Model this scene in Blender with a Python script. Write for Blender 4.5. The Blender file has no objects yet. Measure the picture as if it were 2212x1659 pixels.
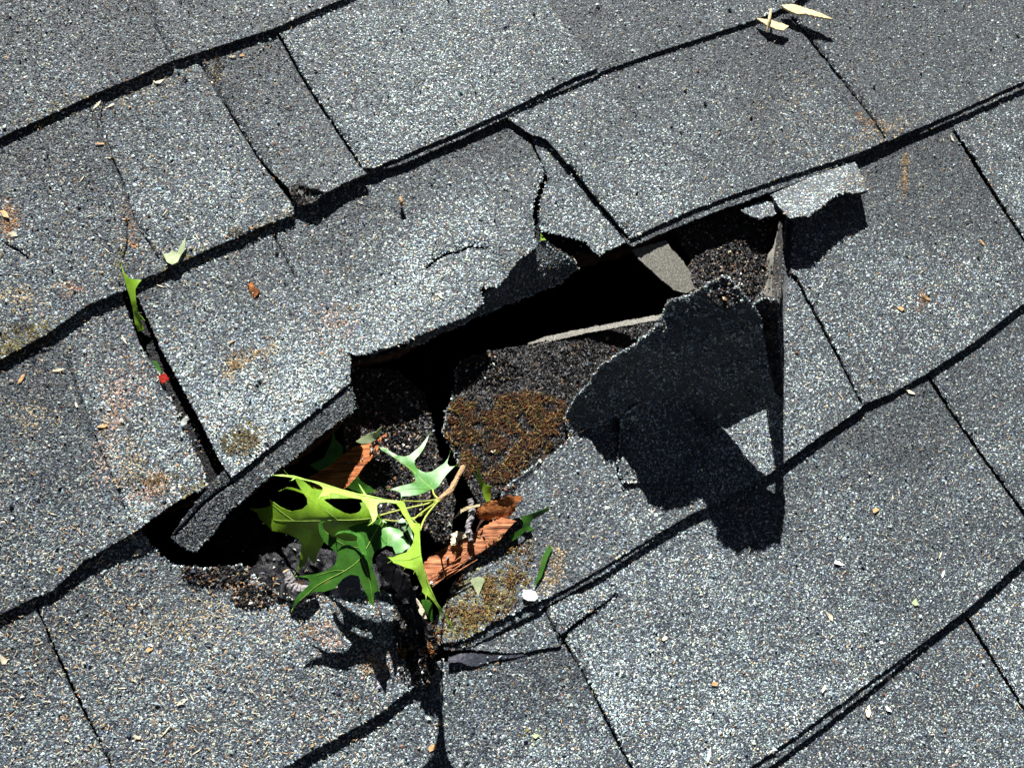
import bpy, math, random
import numpy as np
from mathutils import Vector, Matrix
from mathutils.geometry import delaunay_2d_cdt
from mathutils.bvhtree import BVHTree

random.seed(7)
rng = np.random.default_rng(7)
scene = bpy.context.scene
COL = scene.collection

# ------------------------------------------------------------------ camera, sky, sun, exposure
# "roof frame": X/Y lie in the roof plane, Z is the roof normal, millimetres. The whole roof is pitched 25 degrees in the world.
PITCH = Matrix.Rotation(math.radians(25), 4, Vector((math.cos(math.radians(30)), math.sin(math.radians(30)), 0)))
PITCH = Matrix.Translation((0, 0, 3.2)) @ PITCH
FPX = 2150.0
TILT = math.radians(19)
A = np.array([.518, .855]); A /= np.linalg.norm(A)
DIST = 645.0
FWD = np.array([A[0]*math.sin(TILT), A[1]*math.sin(TILT), -math.cos(TILT)])
CAMP = -FWD*DIST
UP = np.array([0, 1., 0]); UP = UP-FWD*(UP@FWD); UP /= np.linalg.norm(UP)
RIGHT = np.cross(FWD, UP)
cam = bpy.data.cameras.new('camera'); camo = bpy.data.objects.new('camera', cam); COL.objects.link(camo)
cam.lens = 36*FPX/2212; cam.clip_start = .02; cam.clip_end = 200
M = Matrix(((RIGHT[0], UP[0], -FWD[0], CAMP[0]/1000), (RIGHT[1], UP[1], -FWD[1], CAMP[1]/1000), (RIGHT[2], UP[2], -FWD[2], CAMP[2]/1000), (0, 0, 0, 1)))
camo.matrix_world = PITCH @ M
scene.camera = camo
cam.dof.use_dof = True; cam.dof.focus_distance = .60; cam.dof.aperture_fstop = 20

LIGHT = Vector((.22, -1, -.62)).normalized()          # travel direction of sunlight in the roof frame
ld = (PITCH.to_3x3() @ LIGHT).normalized()
sun_el = math.asin(-ld.z); sun_az = math.atan2(-ld.x, -ld.y)
sl = bpy.data.lights.new('sun', 'SUN'); sl.energy = 5.0; sl.angle = math.radians(.5); sl.color = (1, .985, .95)
so = bpy.data.objects.new('sun', sl); COL.objects.link(so)
so.rotation_euler = ld.to_track_quat('-Z', 'Y').to_euler(); so.location = (0, 0, 6)
w = bpy.data.worlds.new('World'); scene.world = w; w.use_nodes = True
nt = w.node_tree; bg = nt.nodes['Background']
sky = nt.nodes.new('ShaderNodeTexSky'); sky.sky_type = 'NISHITA'; sky.sun_disc = False
sky.air_density = .3; sky.dust_density = .1; sky.altitude = 4000; sky.ozone_density = 1.0; sky.sun_elevation = sun_el; sky.sun_rotation = sun_az
hs = nt.nodes.new('ShaderNodeHueSaturation'); hs.inputs['Saturation'].default_value = .55; hs.inputs['Value'].default_value = .6
nt.links.new(sky.outputs[0], hs.inputs['Color']); nt.links.new(hs.outputs[0], bg.inputs[0]); bg.inputs[1].default_value = .05
scene.view_settings.view_transform = 'Standard'; scene.view_settings.look = 'None'
scene.view_settings.gamma = 1; scene.view_settings.exposure = 1.36
scene.cycles.max_bounces = 6

# ------------------------------------------------------------------ helpers
def P(px, py, z):
    """points seen at photo position (px,py) at height z above the roof plane -> roof frame (mm)"""
    px = np.asarray(px, float); py = np.asarray(py, float); z = np.asarray(z, float)
    d = FWD[None]+RIGHT[None]*((px-1106)/FPX)[..., None]-UP[None]*((py-829.5)/FPX)[..., None]
    return CAMP+d*((z-CAMP[2])/d[..., 2])[..., None]

def tps(ctrl, lam=1e-5):
    c = np.array(ctrl, float); X = c[:, :2]/1000; v = c[:, 2]
    n = len(X)
    def U(r2): return r2*np.log(r2+1e-12)
    K = U(((X[:, None]-X[None])**2).sum(-1))+lam*np.eye(n)
    Pm = np.hstack([np.ones((n, 1)), X])
    Am = np.zeros((n+3, n+3)); Am[:n, :n] = K; Am[:n, n:] = Pm; Am[n:, :n] = Pm.T
    s = np.linalg.lstsq(Am, np.concatenate([v, np.zeros(3)]), rcond=None)[0]
    def f(px, py):
        Y = np.stack([np.asarray(px, float), np.asarray(py, float)], -1)/1000
        out = np.empty(len(Y))
        for i in range(0, len(Y), 20000):
            y = Y[i:i+20000]
            out[i:i+20000] = U(((y[:, None]-X[None])**2).sum(-1))@s[:n]+s[n]+y@s[n+1:]
        return out
    return f

def inside(px, py, poly):
    p = np.array(poly)[:, :2]; c = np.zeros(len(px), bool); j = len(p)-1
    for i in range(len(p)):
        xi, yi = p[i]; xj, yj = p[j]
        if yi != yj:
            m = ((yi > py) != (yj > py)) & (px < (xj-xi)*(py-yi)/(yj-yi)+xi)
            c ^= m
        j = i
    return c

def vnoise(x, y, s, seed=0):
    """smooth value noise, -1..1"""
    x = np.asarray(x)/s; y = np.asarray(y)/s
    xi = np.floor(x).astype(int); yi = np.floor(y).astype(int); fx = x-xi; fy = y-yi
    fx = fx*fx*(3-2*fx); fy = fy*fy*(3-2*fy)
    def h(a, b):
        n = (a*374761393+b*668265263+seed*1442695041) & 0xffffffff
        n = ((n ^ (n >> 13))*1274126177) & 0xffffffff
        return ((n ^ (n >> 16)) & 0xffff)/32767.5-1
    return (h(xi, yi)*(1-fx)+h(xi+1, yi)*fx)*(1-fy)+(h(xi, yi+1)*(1-fx)+h(xi+1, yi+1)*fx)*fy

def resample(outline, seg, jit):
    """outline points (x,y[,z[,j]]) -> dense ragged 2D boundary"""
    out = []; n = len(outline)
    for i in range(n):
        a = outline[i]; b = outline[(i+1) % n]
        j = a[3] if len(a) > 3 else jit
        L = math.hypot(b[0]-a[0], b[1]-a[1]); k = max(1, int(L/seg))
        nx, ny = -(b[1]-a[1])/max(L, 1e-6), (b[0]-a[0])/max(L, 1e-6)
        for q in range(k):
            t = q/k; x = a[0]+(b[0]-a[0])*t; y = a[1]+(b[1]-a[1])*t
            r = 0 if j == 0 else j*(rng.normal()*.5+.6*float(vnoise([x], [y], 11, 3)[0])+(1.2*float(vnoise([x], [y], 45, 5)[0]) if j > 2 else 0))
            out.append((x+nx*r, y+ny*r))
    return out

def link(name, mesh, origin, parent=None, label=None, cat=None, group=None, kind=None):
    o = bpy.data.objects.new(name, mesh); COL.objects.link(o)
    o['o'] = 0; del o['o']
    org = Vector(origin)
    if parent is None:
        o.matrix_world = PITCH @ Matrix.Translation(org/1000)
    else:
        o.parent = parent[0]; o.location = (org-parent[1])/1000
    if label: o['label'] = label
    if cat: o['category'] = cat
    if group: o['group'] = group
    if kind: o['kind'] = kind
    return (o, org)

def empty(name, px, py, z, **k):
    return link(name, None, P(np.array([px]), np.array([py]), np.array([z]))[0], **k)

ALL_V = []; ALL_F = []; NV = 0
def make_mesh(name, verts, tris, quads, tri_mat, quad_mat, mats, tri_smooth, cols=None, origin=None, record=True):
    """verts in roof mm"""
    global NV
    verts = np.asarray(verts, float)
    if origin is None: origin = verts.mean(0); origin[2] = verts[:, 2].min()
    me = bpy.data.meshes.new(name)
    tris = np.asarray(tris, np.int32).reshape(-1, 3); quads = np.asarray(quads, np.int32).reshape(-1, 4)
    me.vertices.add(len(verts)); me.vertices.foreach_set('co', ((verts-origin)/1000).astype(np.float32).ravel())
    nl = tris.size+quads.size; npoly = len(tris)+len(quads)
    me.loops.add(nl); me.loops.foreach_set('vertex_index', np.concatenate([tris.ravel(), quads.ravel()]))
    me.polygons.add(npoly)
    ls = np.concatenate([np.arange(len(tris))*3, tris.size+np.arange(len(quads))*4]).astype(np.int32)
    me.polygons.foreach_set('loop_start', ls)
    me.polygons.foreach_set('loop_total', np.concatenate([np.full(len(tris), 3), np.full(len(quads), 4)]).astype(np.int32))
    me.polygons.foreach_set('material_index', np.concatenate([np.broadcast_to(tri_mat, len(tris)), np.broadcast_to(quad_mat, len(quads))]).astype(np.int32))
    me.polygons.foreach_set('use_smooth', np.concatenate([np.broadcast_to(tri_smooth, len(tris)), np.zeros(len(quads), bool)]).astype(bool))
    for m in mats: me.materials.append(m)
    if cols is not None:
        at = me.color_attributes.new('tint', 'FLOAT_COLOR', 'POINT')
        c = np.ones((len(verts), 4), np.float32); c[:, :3] = cols
        at.data.foreach_set('color', c.ravel())
    me.update(calc_edges=True); me.validate()
    return me, origin

OCT_V = np.array([[1, 0, 0], [-1, 0, 0], [0, 1, 0], [0, -1, 0], [0, 0, 1], [0, 0, -1]], float)
OCT_F = np.array([[0, 2, 4], [2, 1, 4], [1, 3, 4], [3, 0, 4], [2, 0, 5], [1, 2, 5], [3, 1, 5], [0, 3, 5]])
def rocks(cen, rad, nrm, flat=.62, sink=.15):
    """angular crushed-stone grains at roof-frame points"""
    n = len(cen)
    V = OCT_V[None]*(1+rng.uniform(-.35, .3, (n, 6, 1)))+rng.uniform(-.28, .28, (n, 6, 3))
    V = V*np.stack([rng.uniform(.8, 1.35, n), rng.uniform(.65, 1.0, n), np.full(n, flat)*rng.uniform(.75, 1.25, n)], -1)[:, None]
    a = rng.uniform(0, 2*np.pi, n); ca, sa = np.cos(a), np.sin(a)
    x = V[..., 0]*ca[:, None]-V[..., 1]*sa[:, None]; y = V[..., 0]*sa[:, None]+V[..., 1]*ca[:, None]; z = V[..., 2]
    tx = rng.normal(0, .2, n)[:, None]; ty = rng.normal(0, .2, n)[:, None]
    z = z+x*tx+y*ty
    # orient on the normal
    N = nrm/np.linalg.norm(nrm, axis=1, keepdims=True)
    T = np.cross(np.broadcast_to([0, 1., .03], N.shape), N); T /= np.linalg.norm(T, axis=1, keepdims=True)
    B = np.cross(N, T)
    W = x[..., None]*T[:, None]+y[..., None]*B[:, None]+z[..., None]*N[:, None]
    W = W*rad[:, None, None]+(cen+N*(rad*(flat-sink*2)*.5)[:, None])[:, None]
    F = (OCT_F[None]+(np.arange(n)*6)[:, None, None]).reshape(-1, 3)
    return W.reshape(-1, 3), F

PAL_D = np.array([.040, .051, .071]); PAL_S = np.array([.098, .124, .150]); PAL_M = np.array([.235, .285, .300]); PAL_L = np.array([.50, .565, .55])
TANS = np.array([[.42, .30, .17], [.30, .17, .08], [.5, .42, .30], [.22, .11, .06]])
def grain_cols(n, dark, tan=.03, kind='shingle'):
    """dark: 0 light blend .. 1 dark blend (array)"""
    r = rng.uniform(0, 1, n)
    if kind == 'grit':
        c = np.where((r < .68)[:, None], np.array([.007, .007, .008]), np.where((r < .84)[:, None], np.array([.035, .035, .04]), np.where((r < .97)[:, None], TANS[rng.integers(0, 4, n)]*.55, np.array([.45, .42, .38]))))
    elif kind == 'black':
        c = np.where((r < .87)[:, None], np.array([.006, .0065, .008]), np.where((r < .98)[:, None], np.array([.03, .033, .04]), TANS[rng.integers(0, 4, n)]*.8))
    else:
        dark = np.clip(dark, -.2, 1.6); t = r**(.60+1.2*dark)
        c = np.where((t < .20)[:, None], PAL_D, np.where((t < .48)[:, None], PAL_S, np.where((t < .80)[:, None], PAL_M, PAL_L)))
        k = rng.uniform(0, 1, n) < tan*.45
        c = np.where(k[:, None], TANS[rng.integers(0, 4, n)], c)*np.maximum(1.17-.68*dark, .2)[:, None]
    c = c*rng.uniform(.6, 1.4, n)[:, None]*(1+rng.normal(0, .05, (n, 3)))*(1+rng.normal(0, 1, n)[:, None]*np.array([.07, .01, -.08]))
    return np.clip(c, .005, .9)

CUTS = [[(310, -20), (335, 55), (374, 131)], [(196, 240), (222, 300), (262, 385), (290, 470), (318, 520), (345, 560)], [(436, 140), (500, 250), (560, 345), (605, 402), (636, 448)],
        [(602, 78), (660, 182), (722, 272), (780, 362)], [(592, 508), (612, 550), (640, 602)], [(1712, 40), (1742, 80), (1795, 145), (1860, 228), (1912, 298)],
        [(78, 1305), (105, 1380), (152, 1480), (207, 1585), (260, 1690)], [(1230, 360), (1300, 450), (1356, 513)],
        [(140, 770), (185, 885), (212, 960), (262, 1075), (285, 1130)], [(1716, 598), (1755, 668), (1800, 752), (1860, 872)], [(2062, 285), (2112, 362), (2165, 448), (2216, 524)],
        [(2003, 812), (2060, 900), (2135, 1005), (2216, 1114)], [(1176, 1312), (1198, 1355), (1222, 1390), (1258, 1450), (1305, 1545), (1364, 1658)], [(2088, 1335), (2140, 1418), (2222, 1548)],
        [(924, 578), (945, 560), (965, 548), (990, 545), (1015, 533), (1045, 537)], [(15, 528), (38, 542), (50, 548), (62, 560)], [(275, 478), (276, 520), (266, 560)], [(1216, 1388), (1228, 1360), (1262, 1334), (1300, 1308), (1330, 1283)], [(1331, 905), (1343, 932), (1337, 978), (1341, 1036)], [(500, 1042), (445, 1083), (378, 1156)], [(1705, 478), (1702, 540), (1700, 600), (1690, 680)]]
CUTW = [2.6]*len(CUTS); CUTW[0] = 2.0; CUTW[1] = 2.0; CUTW[8] = 1.4; CUTW[14] = 2.0; CUTW[15] = 2.2; CUTW[16] = 1.6; CUTW[17] = 2.2; CUTW[18] = 4.5; CUTW[19] = 3; CUTW[20] = 7
CS = []
for ci, c in enumerate(CUTS):
    for i in range(len(c)-1):
        L = math.hypot(c[i+1][0]-c[i][0], c[i+1][1]-c[i][1])
        for q in range(int(L/3)+1):
            t = q/(L/3+1e-6)
            if t <= 1: CS.append((c[i][0]+(c[i+1][0]-c[i][0])*t, c[i][1]+(c[i+1][1]-c[i][1])*t, ci))
CS = np.array(CS)
CS[:, 0] += 1.6*vnoise(CS[:, 0], CS[:, 1], 13, 51); CS[:, 1] += 1.2*vnoise(CS[:, 0], CS[:, 1], 13, 52)
CWID = np.array([CUTW[int(i)] for i in CS[:, 2]])
def cutdist(x, y):
    x = np.asarray(x, float); y = np.asarray(y, float); out = np.full(x.shape, 9.)
    for i in range(0, len(x), 8000):
        d = np.sqrt((x[i:i+8000, None]-CS[:, 0])**2+(y[i:i+8000, None]-CS[:, 1])**2)/CWID
        out[i:i+8000] = np.minimum(d.min(1), 9)
    return out
NOCUT = False

STAINS = [(15, 475, 26, 40, 0, .8, 1), (150, 625, 26, 20, 0, .7, 2), (40, 640, 50, 30, .2, .5, 0), (40, 740, 90, 26, -.5, .75, 3), (545, 625, 14, 22, 0, .4, 0), (545, 772, 75, 14, -.55, .75, 0), (505, 785, 18, 22, 0, .7, 0),
          (530, 950, 46, 34, -.5, .75, 3), (330, 1050, 56, 26, -.5, .8, 2), (240, 930, 28, 110, .25, .5, 2), (280, 1010, 26, 50, .3, .4, 0), (1870, 262, 12, 52, -.75, .7, 1), (1905, 285, 70, 20, -.4, .6, 0), (1955, 375, 11, 55, .15, .8, 0),
          (1850, 400, 40, 26, 0, .35, 0), (700, 1375, 46, 26, .2, .45, 2), (815, 1430, 50, 30, .3, .45, 2), (1040, 1290, 90, 56, -.4, .75, 3), (1000, 1355, 60, 36, -.4, .7, 3), (1190, 1225, 26, 60, .3, .5, 0), (720, 700, 50, 60, .3, .35, 2),
          (60, 900, 60, 40, 0, .3, 0), (270, 830, 50, 60, .3, .35, 2), (260, 560, 20, 60, .1, .4, 3), (1155, 1588, 26, 14, 0, .4, 3), (460, 160, 14, 40, -.3, .45, 0), (280, 480, 14, 60, -.3, .45, 1), (590, 480, 60, 12, -.5, .55, 0), (410, 555, 70, 12, -.5, .5, 3),
          (1990, 650, 30, 30, 0, .25, 1), (420, 1060, 50, 12, -.5, .6, 3), (380, 1350, 160, 60, 0, .22, 0), (560, 1270, 130, 26, .15, .55, 1), (1700, 250, 120, 80, 0, .12, 0), (330, 180, 90, 30, -.4, .25, 0), (100, 250, 90, 20, -.4, .3, 3)]
STC = np.array([[.42, .32, .18], [.34, .17, .07], [.46, .31, .24], [.20, .17, .06]])
def stain(x, y, c):
    for (cx, cy, rx, ry, ro, st, ci) in STAINS:
        dx = x-cx; dy = y-cy; u = dx*math.cos(ro)+dy*math.sin(ro); v = -dx*math.sin(ro)+dy*math.cos(ro)
        d = np.sqrt((u/rx)**2+(v/ry)**2)+.45*vnoise(x, y, 13, 71)+.3*vnoise(x, y, 6, 72)
        p = st*np.clip(1.25-d, 0, 1)
        k = rng.uniform(0, 1, len(x)) < p
        c[k] = STC[ci]*rng.uniform(.5, 1.3, (int(k.sum()), 1))
    return c

def patch(name, outline, mats, thick=3.0, parent=None, seg=3.4, jit=1.0, grid=22, ctrl=None, bump=.12, grains=None,
          dark=.3, tan=.03, gkind='shingle', rmean=.66, gsp=3.8, along_n=False, und=0, record=True, rim=1.0, subs=None, **tags):
    """a sheet whose outline is traced where it lies, with its own heights and thickness.
    mats = (top, side). grains: True to cover the top with real crushed-stone granules"""
    global NV
    b = resample(outline, seg, jit)
    f = tps(ctrl if ctrl is not None else [p[:3] for p in outline])
    xs = [p[0] for p in b]; ys = [p[1] for p in b]
    gx, gy = np.meshgrid(np.arange(min(xs)+grid/2, max(xs), grid), np.arange(min(ys)+grid/2, max(ys), grid))
    gx = gx.ravel()+rng.uniform(-.3, .3, gx.size)*grid; gy = gy.ravel()+rng.uniform(-.3, .3, gy.size)*grid
    k = inside(gx, gy, b); gx = gx[k]; gy = gy[k]
    pts = [Vector(p) for p in b]+[Vector((x, y)) for x, y in zip(gx, gy)]
    n = len(b)
    cut = bool(grains) and gkind == 'shingle' and mats is SH and not NOCUT
    if cut:
        e = []
        for s_ in (0, 1.9, -1.9):
            ox = np.gradient(CS[:, 1]); oy = -np.gradient(CS[:, 0]); l = np.hypot(ox, oy)+1e-6
            qx = CS[:, 0]+ox/l*s_*CWID; qy = CS[:, 1]+oy/l*s_*CWID
            k = inside(qx, qy, b); e += [Vector((x, y)) for x, y in zip(qx[k], qy[k])]
        if e:
            pts = [p for p in pts[:n]]+[p for p, d_ in zip(pts[n:], cutdist([p.x for p in pts[n:]], [p.y for p in pts[n:]]) if len(pts) > n else []) if d_ > 3]+e
    r = delaunay_2d_cdt(pts, [(i, (i+1) % n) for i in range(n)], [], 1, 1e-4)
    v2 = np.array([(v.x, v.y) for v in r[0]]); T = np.array([t for t in r[2] if len(t) == 3])
    def zf(x, y):
        z = f(x, y)
        if bump: z = z+bump*(vnoise(x, y, 60, 1)+.5*vnoise(x, y, 25, 2))
        if und: z = z+und*(vnoise(x, y, 38, 11)+.6*vnoise(x, y, 17, 12)+.35*vnoise(x, y, 8, 13))
        if cut: z = z-3.6*np.exp(-(cutdist(x, y)/1.05)**4)
        return z
    top = P(v2[:, 0], v2[:, 1], zf(v2[:, 0], v2[:, 1]))
    # orientation up
    a, bb, c = top[T[:, 0]], top[T[:, 1]], top[T[:, 2]]
    fn = np.cross(bb-a, c-a)
    view = a-CAMP
    flip = (fn*view).sum(1) > 0
    T[flip] = T[flip][:, ::-1]
    fn[flip] *= -1
    vn = np.zeros_like(top)
    for i in range(3): np.add.at(vn, T[:, i], fn)
    vn /= np.maximum(np.linalg.norm(vn, axis=1, keepdims=True), 1e-9)
    down = vn if along_n else np.array([0, 0, 1.])[None].repeat(len(top), 0)
    bot = top-down*thick
    ed = {}
    for t in T:
        for i in range(3):
            e = (int(t[i]), int(t[(i+1) % 3]))
            if (e[1], e[0]) in ed: del ed[(e[1], e[0])]
            else: ed[e] = 1
    m = len(top)
    E = np.array(list(ed.keys()))
    # sides with one middle ring pushed in and out for a torn look
    st = top[E[:, 0]]; se = top[E[:, 1]]
    uniq = np.unique(E.ravel()); idx = {int(u): i for i, u in enumerate(uniq)}
    rt = top[uniq]; rb = bot[uniq]; rough = min(.45, thick*.2)
    rm = (rt+rb)/2+rng.normal(0, rough, rt.shape)*np.array([1, 1, .3])
    verts = np.concatenate([top, bot, rt, rm, rb]); o1 = 2*m; q = len(uniq)
    ei = np.array([[idx[int(e[0])], idx[int(e[1])]] for e in E])
    Q = np.concatenate([np.stack([o1+ei[:, 1], o1+ei[:, 0], o1+q+ei[:, 0], o1+q+ei[:, 1]], 1),
                        np.stack([o1+q+ei[:, 1], o1+q+ei[:, 0], o1+2*q+ei[:, 0], o1+2*q+ei[:, 1]], 1)])
    tris = np.concatenate([T, T[:, ::-1]+m]); tm = np.concatenate([np.zeros(len(T), int), np.ones(len(T), int)]); ts = np.ones(len(tris), bool)
    nb = len(verts); cols = np.full((nb, 3), .5)
    mm = list(mats)
    if grains:
        sp = gsp
        x0, x1 = max(min(xs), -45), min(max(xs), 2257); y0, y1 = max(min(ys), -45), min(max(ys), 1705)
        if x1 > x0 and y1 > y0:
            hx, hy = np.meshgrid(np.arange(x0, x1, sp), np.arange(y0, y1, sp*.87))
            hx[1::2] += sp/2
            hx = hx.ravel()+rng.normal(0, sp*.2, hx.size); hy = hy.ravel()+rng.normal(0, sp*.2, hy.size)
            k = inside(hx, hy, b)
            wear = vnoise(hx, hy, 70, 21)+.6*vnoise(hx, hy, 24, 22)
            k &= rng.uniform(0, 1, len(hx)) > np.clip(.04+.10*wear, 0, .5)
            hx = hx[k]; hy = hy[k]
            if cut and len(hx): k = cutdist(hx, hy) > .95; hx = hx[k]; hy = hy[k]
            if len(hx):
                z0 = zf(hx, hy)
                cpt = P(hx, hy, z0); ex = P(hx+2, hy, zf(hx+2, hy))-cpt; ey = P(hx, hy-2, zf(hx, hy-2))-cpt
                nn = np.cross(ex, ey)
                nn /= np.linalg.norm(nn, axis=1, keepdims=True)
                nn[(nn*(cpt-CAMP)).sum(1) > 0] *= -1
                rad = rmean*np.exp(rng.normal(0, .25, len(hx)))
                V, F = rocks(cpt, rad, nn, .42 if gkind == 'shingle' else .62)
                if callable(dark): dk = dark(hx, hy)
                else: dk = np.full(len(hx), float(dark))
                dk = dk+.16*vnoise(hx, hy, 150, 31)+.12*vnoise(hx, hy, 45, 33)+.12*vnoise(hx*.35, hy, 18, 35)
                cc = grain_cols(len(hx), dk, tan, gkind)
                if gkind == 'shingle': cc = stain(hx, hy, cc)
                tris = np.concatenate([tris, F+nb]); tm = np.concatenate([tm, np.full(len(F), len(mm))]); ts = np.concatenate([ts, np.zeros(len(F), bool)])
                verts = np.concatenate([verts, V]); cols = np.concatenate([cols, np.repeat(cc, 6, 0)])
                mm.append(MAT['grain'])
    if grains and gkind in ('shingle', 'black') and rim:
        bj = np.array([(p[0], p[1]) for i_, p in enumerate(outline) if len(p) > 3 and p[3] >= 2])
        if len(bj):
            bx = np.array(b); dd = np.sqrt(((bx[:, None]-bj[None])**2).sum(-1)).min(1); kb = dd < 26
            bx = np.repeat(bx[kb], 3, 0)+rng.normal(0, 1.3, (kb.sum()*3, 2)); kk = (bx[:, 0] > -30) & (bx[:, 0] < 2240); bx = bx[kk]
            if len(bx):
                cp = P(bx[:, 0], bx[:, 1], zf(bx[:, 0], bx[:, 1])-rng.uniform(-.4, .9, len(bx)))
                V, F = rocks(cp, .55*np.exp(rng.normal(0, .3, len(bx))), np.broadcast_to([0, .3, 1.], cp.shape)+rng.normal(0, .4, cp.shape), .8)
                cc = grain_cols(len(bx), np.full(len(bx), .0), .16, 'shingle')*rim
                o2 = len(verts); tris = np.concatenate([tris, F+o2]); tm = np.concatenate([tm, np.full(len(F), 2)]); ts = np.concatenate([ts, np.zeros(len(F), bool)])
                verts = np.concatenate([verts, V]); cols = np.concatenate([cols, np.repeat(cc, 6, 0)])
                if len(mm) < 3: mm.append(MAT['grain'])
    org = top.mean(0); org[2] = bot[:, 2].min()
    me, org = make_mesh(name, verts, tris, Q, tm, 1, mm, ts, cols, org)
    if record:
        ALL_V.append(top); ALL_F.append(T+NV); NV += len(top)
    o = link(name, me, org, parent, **tags)
    return o, zf

def tube(name, pts, mat, parent=None, sides=7, wob=.0, **tags):
    """pts: (px,py,z,radius mm)"""
    pts = np.array(pts, float); c = P(pts[:, 0], pts[:, 1], pts[:, 2]); r = pts[:, 3]
    # catmull-rom refine
    k = 5; C = []; R = []
    for i in range(len(c)-1):
        p0, p1, p2, p3 = c[max(i-1, 0)], c[i], c[i+1], c[min(i+2, len(c)-1)]
        for j in range(k):
            t = j/k
            C.append(.5*((2*p1)+(-p0+p2)*t+(2*p0-5*p1+4*p2-p3)*t*t+(-p0+3*p1-3*p2+p3)*t**3)); R.append(r[i]+(r[i+1]-r[i])*t)
    C.append(c[-1]); R.append(r[-1]); C = np.array(C); R = np.array(R)*(1+rng.normal(0, wob, len(C)))
    V = []; Tn = np.gradient(C, axis=0); Tn /= np.linalg.norm(Tn, axis=1, keepdims=True)
    for i in range(len(C)):
        u = np.cross(Tn[i], [.1, .2, 1.]); u /= np.linalg.norm(u); v = np.cross(Tn[i], u)
        for s in range(sides):
            a = 2*math.pi*s/sides; V.append(C[i]+(u*math.cos(a)+v*math.sin(a))*R[i]*(1+rng.normal(0, wob)))
    Q = [[i*sides+s, i*sides+(s+1) % sides, (i+1)*sides+(s+1) % sides, (i+1)*sides+s] for i in range(len(C)-1) for s in range(sides)]
    V.append(C[0]); V.append(C[-1]); n = len(V); e = (len(C)-1)*sides
    T = [[n-2, (s+1) % sides, s] for s in range(sides)]+[[n-1, e+s, e+(s+1) % sides] for s in range(sides)]
    me, org = make_mesh(name, V, T, Q, 1 if isinstance(mat, tuple) else 0, 0, mat if isinstance(mat, tuple) else (mat,), False)
    return link(name, me, org, parent, **tags)

def Wn(ox, oy, pts, z=None):
    """points read off a 4x enlargement whose corner is at (ox,oy)"""
    return [(ox+p[0]/4, oy+p[1]/4)+tuple(p[2:]) for p in pts]

# ------------------------------------------------------------------ materials (all procedural)
MAT = {}
def newmat(name):
    m = bpy.data.materials.new(name); m.use_nodes = True
    return m, m.node_tree, m.node_tree.nodes['Principled BSDF']
def N(t, kind, **kw):
    n = t.nodes.new(kind)
    for k, v in kw.items(): setattr(n, k, v)
    return n
def mat_grain():
    m, t, b = newmat('stone_granule'); a = N(t, 'ShaderNodeAttribute', attribute_name='tint')
    t.links.new(a.outputs['Color'], b.inputs['Base Color']); b.inputs['Roughness'].default_value = .48
    b.inputs['Specular IOR Level'].default_value = .3
    return m
MAT['grain'] = mat_grain()
def mat_cells(name, cols, scale, rough=.6, tilt=.9, bumpn=None, spec=.4):
    """stone granules bedded in asphalt, each cell with its own colour and facet"""
    m, t, b = newmat(name); tc = N(t, 'ShaderNodeTexCoord')
    v = N(t, 'ShaderNodeTexVoronoi'); v.inputs['Scale'].default_value = scale; t.links.new(tc.outputs['Object'], v.inputs['Vector'])
    sep = N(t, 'ShaderNodeSeparateColor'); t.links.new(v.outputs['Color'], sep.inputs[0])
    r = N(t, 'ShaderNodeValToRGB'); cr = r.color_ramp; cr.interpolation = 'CONSTANT'
    while len(cr.elements) < len(cols): cr.elements.new(.5)
    for e, (p, c) in zip(cr.elements, cols): e.position = p; e.color = (*c, 1)
    t.links.new(sep.outputs[0], r.inputs[0])
    t.links.new(r.outputs[0], b.inputs['Base Color'])
    g = N(t, 'ShaderNodeNewGeometry'); s = N(t, 'ShaderNodeVectorMath', operation='SUBTRACT'); s.inputs[1].default_value = (.5, .5, .5)
    t.links.new(v.outputs['Color'], s.inputs[0])
    sc = N(t, 'ShaderNodeVectorMath', operation='SCALE'); sc.inputs['Scale'].default_value = tilt; t.links.new(s.outputs[0], sc.inputs[0])
    ad = N(t, 'ShaderNodeVectorMath', operation='ADD'); t.links.new(g.outputs['Normal'], ad.inputs[0]); t.links.new(sc.outputs[0], ad.inputs[1])
    no = N(t, 'ShaderNodeVectorMath', operation='NORMALIZE'); t.links.new(ad.outputs[0], no.inputs[0]); t.links.new(no.outputs[0], b.inputs['Normal'])
    b.inputs['Roughness'].default_value = rough; b.inputs['Specular IOR Level'].default_value = spec
    return m
MAT['granules'] = mat_cells('granule_surface', [(0, (.018, .022, .03)), (.3, (.06, .07, .085)), (.55, (.16, .18, .19)), (.82, (.40, .42, .41)), (.97, (.4, .28, .16))], 620)
MAT['bed'] = mat_cells('granule_bed', [(0, (.02, .023, .027)), (.45, (.05, .056, .062)), (.85, (.11, .125, .125))], 1500, .7, .7)
MAT['torn'] = mat_cells('torn_asphalt_edge', [(0, (.007, .007, .008)), (.55, (.016, .016, .017)), (.86, (.045, .043, .04)), (.95, (.16, .13, .10))], 1500, .75, 1.0)
MAT['grit_bed'] = mat_cells('gritty_asphalt', [(0, (.006, .006, .007)), (.6, (.014, .013, .012)), (.85, (.045, .03, .02)), (.96, (.15, .1, .06))], 900, .6, 1.0)
MAT['tan_under'] = mat_cells('sanded_underside', [(0, (.10, .095, .082)), (.35, (.15, .145, .125)), (.7, (.22, .21, .18)), (.95, (.36, .33, .27))], 2600, .8, .5)

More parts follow.
